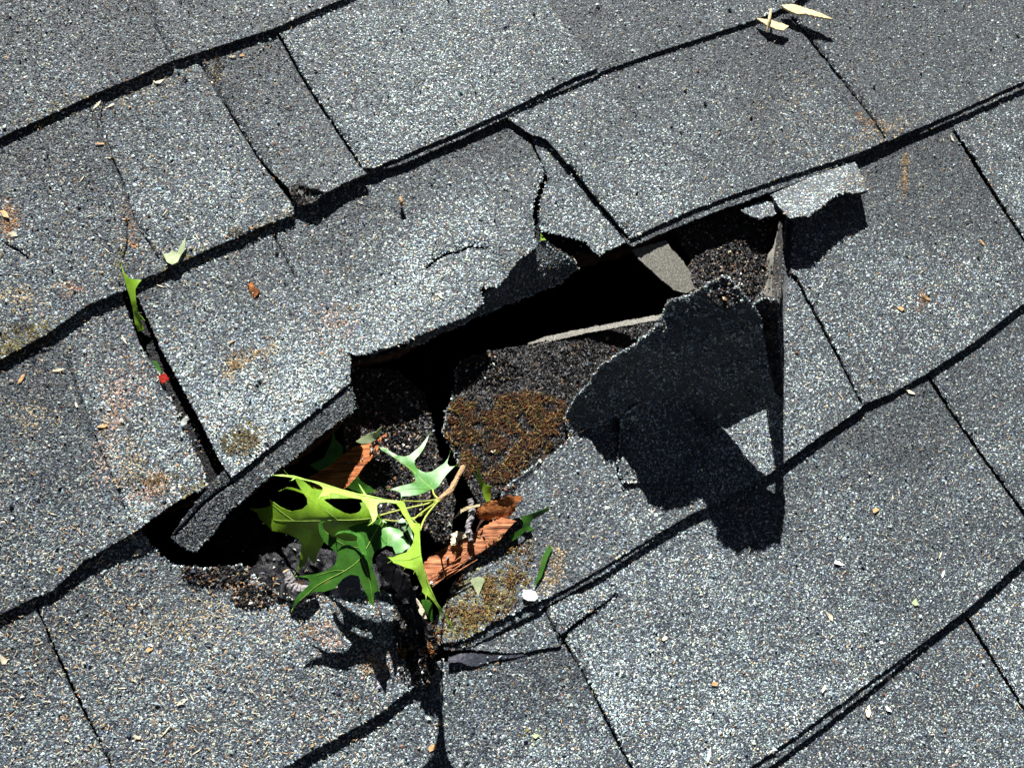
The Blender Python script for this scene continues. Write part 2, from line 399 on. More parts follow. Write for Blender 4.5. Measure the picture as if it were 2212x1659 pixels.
def mat_noise(name, c1, c2, scale, rough=.6, bump=.3, stretch=(1, 1, 1), detail=6, spec=.3, dist=.001, c3=None, rot=0):
    m, t, b = newmat(name); tc = N(t, 'ShaderNodeTexCoord'); mp = N(t, 'ShaderNodeMapping'); mp.inputs['Scale'].default_value = stretch
    mp.inputs['Rotation'].default_value = (0, 0, rot)
    t.links.new(tc.outputs['Object'], mp.inputs[0])
    n = N(t, 'ShaderNodeTexNoise'); n.inputs['Scale'].default_value = scale; n.inputs['Detail'].default_value = detail; n.inputs['Roughness'].default_value = .65
    t.links.new(mp.outputs[0], n.inputs['Vector'])
    r = N(t, 'ShaderNodeValToRGB'); r.color_ramp.elements[0].position = .35; r.color_ramp.elements[0].color = (*c1, 1)
    r.color_ramp.elements[1].position = .66; r.color_ramp.elements[1].color = (*c2, 1)
    if c3: e = r.color_ramp.elements.new(.5); e.color = (*c3, 1)
    t.links.new(n.outputs[0], r.inputs[0]); t.links.new(r.outputs[0], b.inputs['Base Color'])
    bp = N(t, 'ShaderNodeBump'); bp.inputs['Strength'].default_value = bump; bp.inputs['Distance'].default_value = dist
    t.links.new(n.outputs[0], bp.inputs['Height']); t.links.new(bp.outputs[0], b.inputs['Normal'])
    b.inputs['Roughness'].default_value = rough; b.inputs['Specular IOR Level'].default_value = spec
    return m
MAT['felt'] = mat_noise('black_felt', (.003, .003, .004), (.008, .008, .010), 420, .33, .9, spec=.16)
MAT['tar'] = mat_noise('smooth_tar', (.022, .025, .033), (.055, .06, .078), 500, .45, .7, spec=.3)
MAT['attic'] = mat_noise('attic_dark_wood', (.010, .008, .006), (.025, .019, .014), 30, .9, .2)
MAT['deck'] = mat_noise('deck_plywood', (.025, .012, .006), (.09, .045, .02), 60, .8, .7, (1, 9, 1), rot=.5, c3=(.05, .024, .012))
wr = math.radians
MAT['redwood'] = mat_noise('rotten_orange_wood', (.10, .025, .008), (.66, .27, .09), 38, .75, 1.0, (1.2, 16, 1.2), detail=15, rot=-wr(38), c3=(.42, .13, .04), dist=.0015)
MAT['redwood2'] = mat_noise('split_reddish_wood', (.07, .02, .01), (.60, .26, .12), 34, .75, 1.0, (1.2, 18, 1.2), detail=15, rot=-wr(28), c3=(.36, .13, .055), dist=.0015)
MAT['punky'] = mat_noise('crumbled_wood', (.12, .035, .01), (.50, .19, .05), 420, .85, 1.0, c3=(.30, .10, .025))
MAT['straw'] = mat_noise('pale_fresh_wood', (.48, .36, .17), (.80, .68, .42), 200, .6, .6, (1, 12, 1), rot=.35)
MAT['chip'] = mat_noise('pale_wood_chip', (.45, .38, .25), (.78, .72, .56), 700, .7, .5)
MAT['chip_tan'] = mat_noise('tan_wood_chip', (.35, .19, .08), (.6, .38, .18), 700, .7, .5)
MAT['white'] = mat_noise('white_fleck', (.68, .72, .66), (.85, .88, .8), 300, .5, .2)
MAT['red'] = mat_noise('red_plastic', (.25, .012, .008), (.50, .035, .02), 500, .5, .5)
MAT['bark'] = mat_noise('twig_bark', (.20, .12, .06), (.42, .28, .15), 900, .7, .6)
MAT['greybark'] = mat_noise('grey_bark', (.13, .12, .125), (.34, .32, .32), 900, .7, .8)
MAT['greenstem'] = mat_noise('green_stem', (.22, .28, .04), (.42, .44, .10), 900, .5, .3)
MAT['cutwood'] = mat_noise('cut_wood_end', (.45, .26, .10), (.72, .50, .25), 900, .7, .6)

def mat_leaf(name, c1, c2, trans=.45, rough=.38, scale=90, spec=.5):
    m = mat_noise(name, c1, c2, scale, rough, .25, detail=8, spec=spec, dist=.0006)
    t = m.node_tree; b = t.nodes['Principled BSDF']; out = t.nodes['Material Output']
    tr = N(t, 'ShaderNodeBsdfTranslucent'); mx = N(t, 'ShaderNodeMixShader'); mx.inputs[0].default_value = trans
    src = b.inputs['Base Color'].links[0].from_socket
    tc = t.nodes['Texture Coordinate']; vo = N(t, 'ShaderNodeTexVoronoi', feature='DISTANCE_TO_EDGE'); vo.inputs['Scale'].default_value = 620; t.links.new(tc.outputs['Object'], vo.inputs['Vector'])
    vr = N(t, 'ShaderNodeMapRange'); vr.inputs['From Max'].default_value = .09; vr.inputs['To Min'].default_value = .28; vr.inputs['To Max'].default_value = 0; t.links.new(vo.outputs[0], vr.inputs[0])
    mxc = N(t, 'ShaderNodeMix', data_type='RGBA'); t.links.new(vr.outputs[0], mxc.inputs[0]); t.links.new(src, mxc.inputs[6]); mxc.inputs[7].default_value = (c2[0]*1.9, c2[1]*1.45, c2[2]*2.2, 1)
    no2 = N(t, 'ShaderNodeTexNoise'); no2.inputs['Scale'].default_value = 160; no2.inputs['Detail'].default_value = 3; t.links.new(tc.outputs['Object'], no2.inputs['Vector'])
    r2 = N(t, 'ShaderNodeMapRange'); r2.inputs['From Min'].default_value = .66; r2.inputs['From Max'].default_value = .74; r2.inputs['To Max'].default_value = .7; t.links.new(no2.outputs[0], r2.inputs[0])
    mx2 = N(t, 'ShaderNodeMix', data_type='RGBA'); t.links.new(r2.outputs[0], mx2.inputs[0]); t.links.new(mxc.outputs[2], mx2.inputs[6]); mx2.inputs[7].default_value = (.20, .15, .04, 1)
    src = mx2.outputs[2]; t.links.new(src, b.inputs['Base Color'])
    hs = N(t, 'ShaderNodeHueSaturation'); hs.inputs['Value'].default_value = 1.5; hs.inputs['Saturation'].default_value = 1.1; t.links.new(src, hs.inputs['Color'])
    t.links.new(hs.outputs[0], tr.inputs[0]); t.links.new(b.outputs[0], mx.inputs[1]); t.links.new(tr.outputs[0], mx.inputs[2]); t.links.new(mx.outputs[0], out.inputs[0])
    return m
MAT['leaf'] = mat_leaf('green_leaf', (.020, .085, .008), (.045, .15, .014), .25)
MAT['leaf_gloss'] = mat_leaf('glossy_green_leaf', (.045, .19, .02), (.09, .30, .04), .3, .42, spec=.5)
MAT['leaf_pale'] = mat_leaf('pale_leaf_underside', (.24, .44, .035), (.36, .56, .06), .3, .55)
MAT['leaf_lime'] = mat_leaf('lime_leaf', (.13, .28, .012), (.24, .42, .02), .22, .5)  # lime green base colour, slightly translucent
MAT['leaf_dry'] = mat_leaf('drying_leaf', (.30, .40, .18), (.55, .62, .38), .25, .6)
MAT['vein'] = mat_noise('leaf_vein', (.20, .34, .06), (.34, .46, .10), 500, .5, .1)

SH = (MAT['bed'], MAT['torn'])

# ------------------------------------------------------------------ setting: roof slope, deck, attic
def sheet(name, corners, z, mat, thick=3, kind='structure', label=None, **kw):
    pts = []
    v = np.array([(x, y, z) for x, y in corners], float); n = len(v)
    V = np.concatenate([v, v-[0, 0, thick]])
    me = bpy.data.meshes.new(name)
    faces = [list(range(n)), list(range(2*n-1, n-1, -1))]+[[(i+1) % n, i, n+i, n+(i+1) % n] for i in range(n)]
    org = V.mean(0); me.from_pydata([tuple((p-org)/1000) for p in V], [], faces); me.materials.append(mat)
    return link(name, me, org, kind=kind, label=label, **kw)

OPEN = [(735, 815), (765, 785), (860, 760), (1040, 665), (1165, 540), (1290, 560), (1500, 480), (1690, 440), (1712, 470), (1700, 560), (1672, 640),
        (1600, 700), (1560, 800), (1440, 860), (1340, 880), (1230, 945), (1100, 1045), (1040, 1130), (990, 1270), (930, 1350), (885, 1320), (868, 1270), (700, 1262), (560, 1240), (480, 1260),
        (360, 1240), (290, 1190), (320, 1110), (430, 1075), (500, 1090), (640, 990), (745, 905)]
# keyhole sheets: felt and decking with the broken opening
def keyhole(name, z, mat, thick, grow, out, **kw):
    cx = sum(p[0] for p in OPEN)/len(OPEN); cy = sum(p[1] for p in OPEN)/len(OPEN)
    ring = [P(np.array([cx+(x-cx)*grow]), np.array([cy+(y-cy)*grow]), np.array([z]))[0] for x, y in resample([(x, y) for x, y in OPEN], 9, 3)]
    a = out
    k0 = min(range(len(ring)), key=lambda i: ring[i][0])
    ring = ring[k0:]+ring[:k0]
    area = sum(ring[i][0]*ring[(i+1) % len(ring)][1]-ring[(i+1) % len(ring)][0]*ring[i][1] for i in range(len(ring)))
    if area > 0: ring = [ring[0]]+ring[:0:-1]          # clockwise inner ring
    s = ring[0]
    outer = [(-a, s[1]-.4), (-a, -a), (a, -a), (a, a), (-a, a), (-a, s[1]+.4)]
    poly = outer+[(s[0], s[1]+.4)]+[(p[0], p[1]) for p in ring[1:]]+[(s[0], s[1]-.4)]
    V2 = [Vector(p) for p in poly]; n = len(V2)
    r = delaunay_2d_cdt(V2, [(i, (i+1) % n) for i in range(n)], [], 1, 1e-5)
    v = np.array([(p.x, p.y, z) for p in r[0]]); T = np.array([t for t in r[2]])
    fn = np.cross(v[T[:, 1]]-v[T[:, 0]], v[T[:, 2]]-v[T[:, 0]]); T[fn[:, 2] < 0] = T[fn[:, 2] < 0][:, ::-1]
    m = len(v); V = np.concatenate([v, v-[0, 0, thick]])
    ed = {}
    for t in T:
        for i in range(3):
            e = (int(t[i]), int(t[(i+1) % 3]))
            if (e[1], e[0]) in ed: del ed[(e[1], e[0])]
            else: ed[e] = 1
    Q = [[e[1], e[0], e[0]+m, e[1]+m] for e in ed]
    me, org = make_mesh(name, V, np.concatenate([T, T[:, ::-1]+m]), Q, 0, 0, (mat,), False, origin=np.array([0, 0, z-thick]))
    ALL_V.append(v); ALL_F.append(T+NV); globals()['NV'] += m
    return link(name, me, org, **kw)
deck = keyhole('roof_deck', -9, MAT['deck'], 14, 1.0, 1500, kind='structure')
felt = keyhole('roofing_felt', -4.2, MAT['felt'], .9, 1.03, 1495, kind='structure')
S = 1500
def frame_sheet():
    # far part of the roof slope around the detailed shingles
    z = -3.0; x0, y0 = P(np.array([-250]), np.array([1900]), np.array([0.]))[0][:2]; x1, y1 = P(np.array([2500]), np.array([-250]), np.array([0.]))[0][:2]
    x0 += 30; y0 += 30; x1 -= 30; y1 -= 30
    V = [(-S, -S, z), (S, -S, z), (S, S, z), (-S, S, z), (x0, y0, z), (x1, y0, z), (x1, y1, z), (x0, y1, z)]
    V = np.array(V, float); V = np.concatenate([V, V-[0, 0, 1.0]])
    Q = [[0, 1, 5, 4], [1, 2, 6, 5], [2, 3, 7, 6], [3, 0, 4, 7]]; Q += [[a+8 for a in q[::-1]] for q in Q]
    me, org = make_mesh('roof_slope', V, [], Q, 0, 0, (MAT['granules'],), True, origin=np.array([0, 0, z-1]))
    link('roof_slope', me, org, kind='structure')
frame_sheet()
def attic():
    a = 1400; V = []; F = []
    for z in (-24, -620):
        for x, y in ((-a, -a), (a, -a), (a, a), (-a, a)): V.append((x/1000, y/1000, z/1000+.62))
    F = [[4, 5, 6, 7], [0, 4, 7, 3], [1, 2, 6, 5], [0, 1, 5, 4], [3, 7, 6, 2]]
    me = bpy.data.meshes.new('attic_space'); me.from_pydata(V, [], F); me.materials.append(MAT['attic'])
    link('attic_space', me, (0, 0, -620), kind='structure')
attic()

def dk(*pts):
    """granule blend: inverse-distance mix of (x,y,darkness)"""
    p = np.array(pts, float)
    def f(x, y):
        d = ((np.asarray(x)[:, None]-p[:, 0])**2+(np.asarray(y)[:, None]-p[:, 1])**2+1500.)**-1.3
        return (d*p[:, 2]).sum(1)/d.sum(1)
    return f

# ------------------------------------------------------------------ shingles (visible outline, z in mm; points that slide under a neighbour go low)
GS = 'asphalt shingles of the roof'
def shingle(label, outline, dark=.3, tan=.03, thick=2.9, under=None, ud=.7, raw=False, **k):
    if not raw and not under: outline = [(p[0], p[1], p[2] if p[2] < 3.5 else 3.5+(p[2]-3.5)*.5)+tuple(p[3:]) for p in outline]; thick = 2.4
    o, zf = patch('roof_shingle', outline, SH, thick, dark=dark, tan=tan, grains=True, label=label, cat='shingle', group=GS, **k)
    if under:
        patch('backing_layer', under, SH, 2.4, parent=o, dark=ud, rim=.5, tan=.05, grains=True, jit=1.6, record=False)
    return o, zf

# course 0 (top-left)
shingle('dark grey shingle in the upper left corner of the photo, strewn with pale chips',
        [(-260, -250, .6), (235, -250, .6), (300, -5, 3.2), (335, 60, 5), (372, 131, 7.2), (290, 168, 7.4), (210, 200, 7.2), (100, 252, 7), (0, 297, 7), (-260, 415, 7)], dk((0, 0, .8), (250, 60, .9), (150, 200, .55)), .05)
shingle('grey shingle at the top edge, left of the pale wide shingle',
        [(215, -250, .5), (870, -250, .5), (870, -66, 5), (745, -4, 5.6), (590, 62, 6.2), (440, 110, 5.6), (378, 130, 5.2), (340, 140, 4.6), (270, 0, 1.2)], dk((330, 0, .75), (500, 60, .5), (650, 0, .6)))
# course 1
shingle('dark littered shingle at the left edge, crossed by a short crack at its lower corner',
        [(-260, 330, .3), (150, 165, .3), (235, 150, .3), (215, 260, 2.6), (262, 385, 4.2), (290, 470, 4.8), (345, 560, 6.2), (350, 586, 6.6), (300, 606, 7, 1.5), (263, 628, 7.2, 2.2), (195, 655, 7.2), (100, 722, 7.4), (0, 776, 7.2), (-260, 905, 7)],
        dk((60, 300, .95), (200, 350, .8), (100, 550, .55), (30, 700, .5)), .07)
shingle('mid grey shingle with mossy lower right corner, right of the dark littered one',
        [(185, 170, .2), (400, 60, .2), (470, 60, .3), (438, 150, .8), (500, 250, 2.6), (560, 345, 4.6), (605, 405, 5.8), (634, 440, 6.6), (632, 463, 6.6, 2.2), (530, 503, 6.8, 2), (430, 548, 6.8), (355, 584, 6.6), (330, 600, 5), (270, 480, 3.4), (190, 250, .8)],
        dk((260, 260, .55), (400, 300, .4), (500, 430, .25)), .05)
shingle('narrow shingle whose lower left corner is crumpled and curled',
        [(440, 50, .2), (580, 0, .2), (640, 0, .2), (604, 82, 1), (660, 185, 3), (722, 278, 5.2), (778, 362, 8), (792, 375, 9), (735, 400, 8.4), (697, 421, 9.4, 1.5), (668, 437, 8.6, 1.5), (640, 432, 7), (622, 405, 6.2), (560, 345, 4), (500, 250, 2.4), (438, 150, .8)],
        dk((540, 120, .95), (600, 200, .7), (620, 300, .55), (720, 360, .35)), .04, raw=True)
shingle('big pale shingle at the top centre, its edge doubled by a backing layer',
        [(575, 20, .2), (760, -80, .2), (1000, -250, .2), (1140, -250, .4), (1180, 0, 5.8), (1235, 80, 7), (1291, 148, 6.6), (1240, 168, 6.8), (1087, 243, 6.8), (980, 290, 6.8), (880, 332, 6.8), (810, 362, 7), (784, 364, 7.4), (722, 270, 6.2), (660, 178, 4), (604, 75, 2)],
        dk((700, 60, .15), (1000, 100, .05), (900, 300, .0), (1200, 100, .15)), .03,
        thick=1.7, under=[(792, 378, 5), (760, 350, 5), (900, 280, 4.4), (1280, 110, 4.4), (1296, 160, 4.8), (1160, 219, 4.9), (1090, 255, 4.9), (1000, 298, 4.9), (880, 350, 5)])
shingle('grey shingle at the top edge ending below the two pale splinters',
        [(1120, -250, .3), (1900, -250, .3), (1800, -58, 4.8), (1708, 12, 5.6), (1640, 40, 5.8), (1500, 87, 6), (1390, 122, 6), (1293, 157, 6.2), (1240, 150, 6), (1160, 0, 2.6)],
        dk((1210, 60, 1.0), (1250, 110, .9), (1330, 60, .55), (1600, 20, .45)))
# course 2
shingle('darkest blue grey shingle low on the left edge under the mossy edge',
        [(-260, 830, .2), (0, 700, .2), (90, 640, .2), (118, 700, .3), (150, 770, 1.4), (185, 885, 3), (215, 965, 4.4), (262, 1075, 6.3), (292, 1148, 7), (180, 1212, 7.2), (110, 1278, 7.2), (70, 1292, 7.2), (0, 1327, 7.2), (-260, 1460, 7)],
        dk((60, 850, 1.1), (100, 1000, 1.0), (200, 1120, .65), (20, 1250, .8)), .06)
shingle('brown stained shingle with reddish scuffs, left of the wide dark gap',
        [(90, 655, .2), (255, 590, .2), (266, 650, .6), (300, 742, 2.2, 1.8), (345, 812, 3.8, 2), (400, 930, 5.4, 2), (437, 1012, 8, 2), (448, 1052, 9, 2), (420, 1062, 9, 1.6), (370, 1090, 8.6, 1.6), (288, 1150, 7.4), (255, 1150, 5), (205, 960, 3.6), (135, 770, .6)],
        dk((200, 720, .65), (260, 900, .35), (340, 1020, .2)), .13)
shingle('pale square shingle with a lichen streak, between the wide gap and the hole',
        [(262, 590, .2), (340, 560, .2), (560, 450, .2), (605, 450, .3), (592, 510, 1), (640, 600, 2.4), (700, 670, 4.4), (750, 722, 6), (757, 765, 7), (757, 826, 8), (700, 872, 8), (630, 928, 8), (560, 985, 8), (500, 1032, 8), (478, 1000, 7.8), (420, 885, 7), (352, 762, 4.6), (300, 645, 1.6)],
        dk((360, 640, .85), (500, 580, .8), (430, 680, .4), (420, 800, .15), (620, 800, -.05), (560, 920, .05)), .05, ud=1.25,
        thick=1.8, under=[(436, 1070, 5), (480, 1020, 6), (560, 955, 6), (740, 805, 6), (762, 850, 6, 2.6), (766, 880, 6, 2.6), (722, 918, 5.8, 2.6), (645, 980, 5.6, 2.6), (560, 1045, 5, 2.4), (508, 1092, 4, 2.4), (455, 1160, 1.5, 2.2), (420, 1192, 0, 2), (392, 1180, 0, 1), (368, 1160, 1, 1), (400, 1115, 3.2)])
shingle('big cracked shingle hanging over the hole with a ragged torn lower edge',
        [(570, 490, .1), (640, 425, .1), (800, 340, .2), (1000, 250, .2), (1085, 215, .3), (1120, 262, .6), (1172, 360, 2.0, 1.5), (1173, 384, 3, 3), (1156, 432, 5, 3), (1149, 500, 7.4, 3), (1158, 536, 8.6, 3.2), (1128, 556, 9.4, 3.2), (1100, 585, 9.2, 3), (1076, 618, 9, 3), (1034, 622, 8.8, 2.4), (1042, 655, 9.6, 2.4), (1003, 686, 9.6, 3), (930, 711, 9.6, 3), (880, 733, 9.6, 3), (835, 752, 9.6, 3), (775, 770, 9.4, 2.6), (752, 762, 7.6, 1.2), (744, 722, 5.6), (700, 675, 4.2), (640, 608, 2.4), (592, 515, .8)],
        dk((700, 470, .6), (820, 390, .9), (950, 350, 1.1), (1060, 300, 1.2), (860, 430, .75), (1120, 400, .35), (900, 560, -.05), (1000, 480, .05), (850, 680, -.05)), .05, raw=True)
shingle('torn triangular shingle scrap between the crack and the raised tab, above the hole',
        [(1120, 240, .2), (1200, 300, .2), (1300, 420, 1.4), (1372, 505, 4.2), (1364, 519, 4.6, 1.6), (1320, 538, 5.2, 1.6), (1291, 552, 5.6, 2), (1266, 524, 5.4, 2.6), (1220, 510, 5.2, 2.6), (1175, 498, 5, 2.6), (1163, 470, 4.6, 2.6), (1167, 430, 3.8, 2.6), (1186, 385, 2.8, 2)],
        dk((1180, 350, .4), (1250, 470, 0)), .03)
shingle('large raised pale shingle above the hole with straight doubled lower edge',
        [(1075, 215, 2), (1290, 125, 2), (1500, 50, 1.8), (1690, -20, 1.6), (1740, -20, 1.4), (1718, 45, 2), (1795, 140, 4.4), (1860, 225, 5.6), (1918, 303, 7), (1852, 332, 7.2), (1690, 384, 7.4), (1600, 415, 7.4), (1500, 452, 7.4), (1420, 488, 7.4), (1360, 516, 7.2), (1320, 468, 6.8), (1250, 382, 6), (1180, 300, 5.2), (1145, 290, 4.8), (1090, 252, 4)],
        dk((1200, 230, .2), (1450, 150, .6), (1600, 90, .9), (1680, 110, 1.2), (1560, 180, .5), (1400, 400, .05), (1750, 280, .25)), .03,
        thick=1.7, under=[(1355, 526, 5), (1340, 500, 5), (1500, 430, 5), (1700, 355, 4.8), (1900, 290, 4.4), (1915, 309, 4.8), (1852, 342, 5), (1695, 405, 5.4), (1600, 438, 5.5), (1500, 475, 5.5), (1420, 508, 5.4), (1368, 532, 5.4)])
shingle('grey shingle in the upper right corner with tan debris along its left side',
        [(1690, -30, .6), (1900, -250, .2), (2500, -250, .2), (2500, 60, 5.4), (2212, 176, 5.4), (2150, 204, 5.4), (2060, 245, 5.6), (1980, 278, 6.2), (1918, 306, 6.4), (1880, 290, 5.4), (1780, 130, 1.4), (1705, 35, .6)],
        dk((1770, 100, .75), (1850, 200, .6), (2050, 150, .45), (2200, 60, .4)), .05,
        under=[(1930, 305, 3.2), (1990, 255, 3), (2200, 160, 3), (2500, 40, 3), (2500, 78, 3.4), (2212, 192, 3.6), (2060, 258, 3.8), (1985, 290, 3.8)])
# course 3
shingle('speckled shingle in the lower left corner, left of the long slanting joint',
        [(-260, 1380, .2), (0, 1260, .2), (95, 1215, .2), (80, 1300, 1.0), (105, 1380, 2), (160, 1500, 3.6), (215, 1605, 5), (300, 1780, 6), (300, 1900, 6), (-260, 1900, 6)],
        dk((50, 1400, .85), (50, 1600, .6)), .10)
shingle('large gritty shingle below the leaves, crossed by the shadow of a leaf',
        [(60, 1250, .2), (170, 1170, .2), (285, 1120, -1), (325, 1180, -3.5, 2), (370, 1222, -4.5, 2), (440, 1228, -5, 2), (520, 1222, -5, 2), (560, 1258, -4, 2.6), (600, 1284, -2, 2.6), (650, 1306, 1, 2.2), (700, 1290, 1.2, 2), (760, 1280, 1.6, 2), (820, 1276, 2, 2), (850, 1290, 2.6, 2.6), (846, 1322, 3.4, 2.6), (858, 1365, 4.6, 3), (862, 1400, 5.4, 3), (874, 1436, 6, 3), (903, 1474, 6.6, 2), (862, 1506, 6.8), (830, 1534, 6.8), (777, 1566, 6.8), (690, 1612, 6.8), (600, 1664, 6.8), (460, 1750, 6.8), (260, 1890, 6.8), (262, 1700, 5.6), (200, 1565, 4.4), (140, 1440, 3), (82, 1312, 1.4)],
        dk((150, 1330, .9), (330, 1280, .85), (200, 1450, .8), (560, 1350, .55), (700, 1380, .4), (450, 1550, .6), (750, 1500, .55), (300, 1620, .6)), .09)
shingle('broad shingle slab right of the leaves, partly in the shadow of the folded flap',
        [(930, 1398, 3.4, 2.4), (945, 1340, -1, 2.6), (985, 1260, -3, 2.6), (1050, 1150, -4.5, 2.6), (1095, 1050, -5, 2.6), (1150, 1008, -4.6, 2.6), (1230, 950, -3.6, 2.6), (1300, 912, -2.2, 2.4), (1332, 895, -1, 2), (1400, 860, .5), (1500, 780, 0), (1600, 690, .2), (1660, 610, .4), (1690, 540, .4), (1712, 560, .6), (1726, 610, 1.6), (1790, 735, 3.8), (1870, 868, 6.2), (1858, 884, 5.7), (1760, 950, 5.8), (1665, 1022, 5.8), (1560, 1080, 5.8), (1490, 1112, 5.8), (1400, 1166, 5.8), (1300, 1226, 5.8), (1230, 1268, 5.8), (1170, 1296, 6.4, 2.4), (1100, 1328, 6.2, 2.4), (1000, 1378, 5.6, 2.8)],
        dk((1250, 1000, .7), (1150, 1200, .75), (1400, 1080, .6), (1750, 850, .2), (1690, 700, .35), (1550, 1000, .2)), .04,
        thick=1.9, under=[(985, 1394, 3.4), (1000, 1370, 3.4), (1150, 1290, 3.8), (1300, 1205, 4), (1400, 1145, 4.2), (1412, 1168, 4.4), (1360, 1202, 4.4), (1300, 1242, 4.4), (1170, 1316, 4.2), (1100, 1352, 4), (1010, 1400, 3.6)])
shingle('pale shingle right of the hole under the small torn overhang',
        [(1700, 430, .2), (1840, 330, .2), (1900, 270, .2), (2040, 230, .2), (2075, 262, .4), (2062, 292, .9), (2110, 370, 2), (2165, 455, 3.4), (2240, 565, 5), (2260, 625, 6), (2212, 655, 6.2), (2110, 735, 6.2), (2000, 808, 6.2), (1925, 850, 6.2), (1862, 874, 6.4), (1800, 748, 6.6), (1755, 662, 5), (1722, 596, 3.6), (1700, 585, 2.6), (1692, 520, 1)],
        dk((1960, 340, 1.2), (2010, 420, .8), (1880, 390, .9), (1850, 620, .1), (2050, 650, .15), (1780, 560, .3)), .06)
shingle('light shingle cut by the right edge of the photo, above the middle',
        [(2025, 225, .2), (2200, 160, .2), (2500, 20, .2), (2500, 470, 7.6), (2260, 620, 7.6), (2215, 524, 6.4), (2165, 440, 4.6), (2110, 352, 2.8), (2062, 280, 1.2)],
        dk((2130, 300, .4), (2200, 400, .1)), .04)
# course 4
shingle('dark gritty shingle along the bottom edge, left of the centre joint',
        [(420, 1750, .2), (600, 1640, -.2), (760, 1540, -.4), (860, 1480, -.2), (900, 1445, .2), (935, 1432, .8, 2), (1000, 1425, 1.4, 1.4), (1100, 1396, 1.6, 1), (1200, 1360, 1.4), (1225, 1385, 1.8), (1260, 1450, 2.8), (1310, 1550, 4.2), (1375, 1670, 5.6), (1490, 1900, 6), (300, 1900, 6)],
        dk((1100, 1450, 1), (1000, 1550, .75), (1150, 1640, .35), (750, 1640, .45)), .05)
shingle('small torn shingle strip ending in a scalloped edge beside the tar strip',
        [(955, 1380, 1.2), (1000, 1355, 1), (1100, 1310, .6), (1170, 1280, .6), (1190, 1335, 2.2), (1216, 1386, 3.6), (1206, 1396, 3.8, 1.6), (1170, 1400, 3.8, 1.6), (1130, 1408, 3.6, 1.8), (1095, 1411, 3.4, 1.8), (1050, 1405, 3.2, 1.6), (1005, 1402, 3, 1.6), (960, 1404, 2.8, 1.6)],
        dk((1050, 1380, .7), (1150, 1350, .65)), .05, thick=2)
shingle('biggest pale shingle at the lower right with an L shaped crack in its upper corner',
        [(1165, 1285, .2), (1290, 1205, .2), (1490, 1085, .2), (1660, 995, .2), (1850, 860, .2), (1980, 780, .2), (2020, 790, .3), (2003, 818, 1.4), (2060, 905, 2.6), (2135, 1010, 4.4), (2215, 1120, 6), (2235, 1190, 6), (2212, 1208, 6), (2150, 1262, 6), (2095, 1312, 6), (1980, 1398, 6), (1850, 1493, 6), (1735, 1577, 6), (1622, 1656, 6), (1500, 1745, 6), (1480, 1750, 6), (1362, 1652, 6), (1300, 1530, 6.2), (1252, 1440, 3.9), (1224, 1392, 3.6), (1198, 1355, 3.2), (1174, 1312, 2.4)],
        dk((1900, 930, 1.0), (1750, 1060, .8), (1980, 850, 1.0), (1850, 1150, .6), (2050, 1100, .6), (1500, 1300, .25), (1350, 1450, .2), (1750, 1400, .2), (1600, 1550, .15), (2100, 1230, .4)), .03,
        thick=1.8, under=[(1490, 1740, 4), (1620, 1630, 3.9), (1850, 1460, 3.9), (2000, 1360, 3.9), (2010, 1384, 4), (1980, 1408, 4.1), (1857, 1508, 4.1), (1742, 1596, 4.1), (1634, 1677, 4.1), (1524, 1760, 4.1)])
shingle('grey shingle at the right edge of the photo below the middle',
        [(1985, 765, .2), (2212, 620, .2), (2500, 420, .2), (2500, 1010, 6.4), (2240, 1190, 6.4), (2218, 1112, 5.2), (2135, 1000, 3.4), (2060, 895, 1.8), (2003, 808, .8)],
        dk((2080, 850, .7), (2180, 950, .4)), .04)
# course 5
shingle('grey shingle strip in the lower right corner below the last doubled edge',
        [(1440, 1750, .2), (1620, 1620, .2), (1850, 1450, .2), (2080, 1280, .2), (2110, 1300, .4), (2085, 1338, 1.4), (2140, 1425, 2.8), (2225, 1555, 4.6), (2300, 1700, 6), (2330, 1900, 6.5), (1400, 1900, 6.5)],
        dk((1950, 1470, .85), (1900, 1600, .45), (2150, 1550, .4)), .05)
shingle('light shingle at the far lower right corner right of the slanting joint',
        [(2080, 1290, .2), (2212, 1170, .2), (2500, 940, .2), (2500, 1900, 7), (2330, 1900, 7), (2222, 1545, 5), (2140, 1412, 3), (2088, 1328, 1.4)],
        dk((2180, 1350, .35), (2200, 1500, .1)), .05)

# ------------------------------------------------------------------ loose, folded and torn pieces round the hole
BLK = (MAT['grit_bed'], MAT['torn'])
patch('folded_flap', [(1440, 655, 74, 2.5), (1470, 645, 75, 2.5), (1500, 636, 75, 2.5), (1525, 622, 82, 2.5), (1545, 606, 88, 2), (1562, 598, 91, 2), (1585, 608, 91, 2), (1600, 630, 90, 1.5), (1625, 660, 88, 2), (1645, 690, 82, 1.5), (1655, 760, 66, 1.5), (1672, 848, 45, 1), (1690, 862, 41, 1), (1680, 876, 37, 1), (1640, 890, 29, 1.6), (1600, 908, 17, 1.6), (1575, 925, 8), (1520, 915, 3), (1480, 900, 3), (1430, 890, 6), (1380, 905, 4), (1340, 915, 1), (1290, 918, -2, 2), (1232, 940, -5, 2), (1222, 908, -2, 3), (1236, 866, 8, 3), (1268, 832, 18, 3), (1300, 790, 31, 3), (1342, 764, 42, 3), (1386, 735, 60, 3), (1428, 702, 68, 3), (1434, 676, 70, 3)],
      SH, 3.0, jit=1.4, grains=True, dark=.55, tan=.05, along_n=True, bump=1.6, und=1.3,
      label='large shingle flap folded up beside the hole, its shaded face towards the viewer', cat='shingle flap')
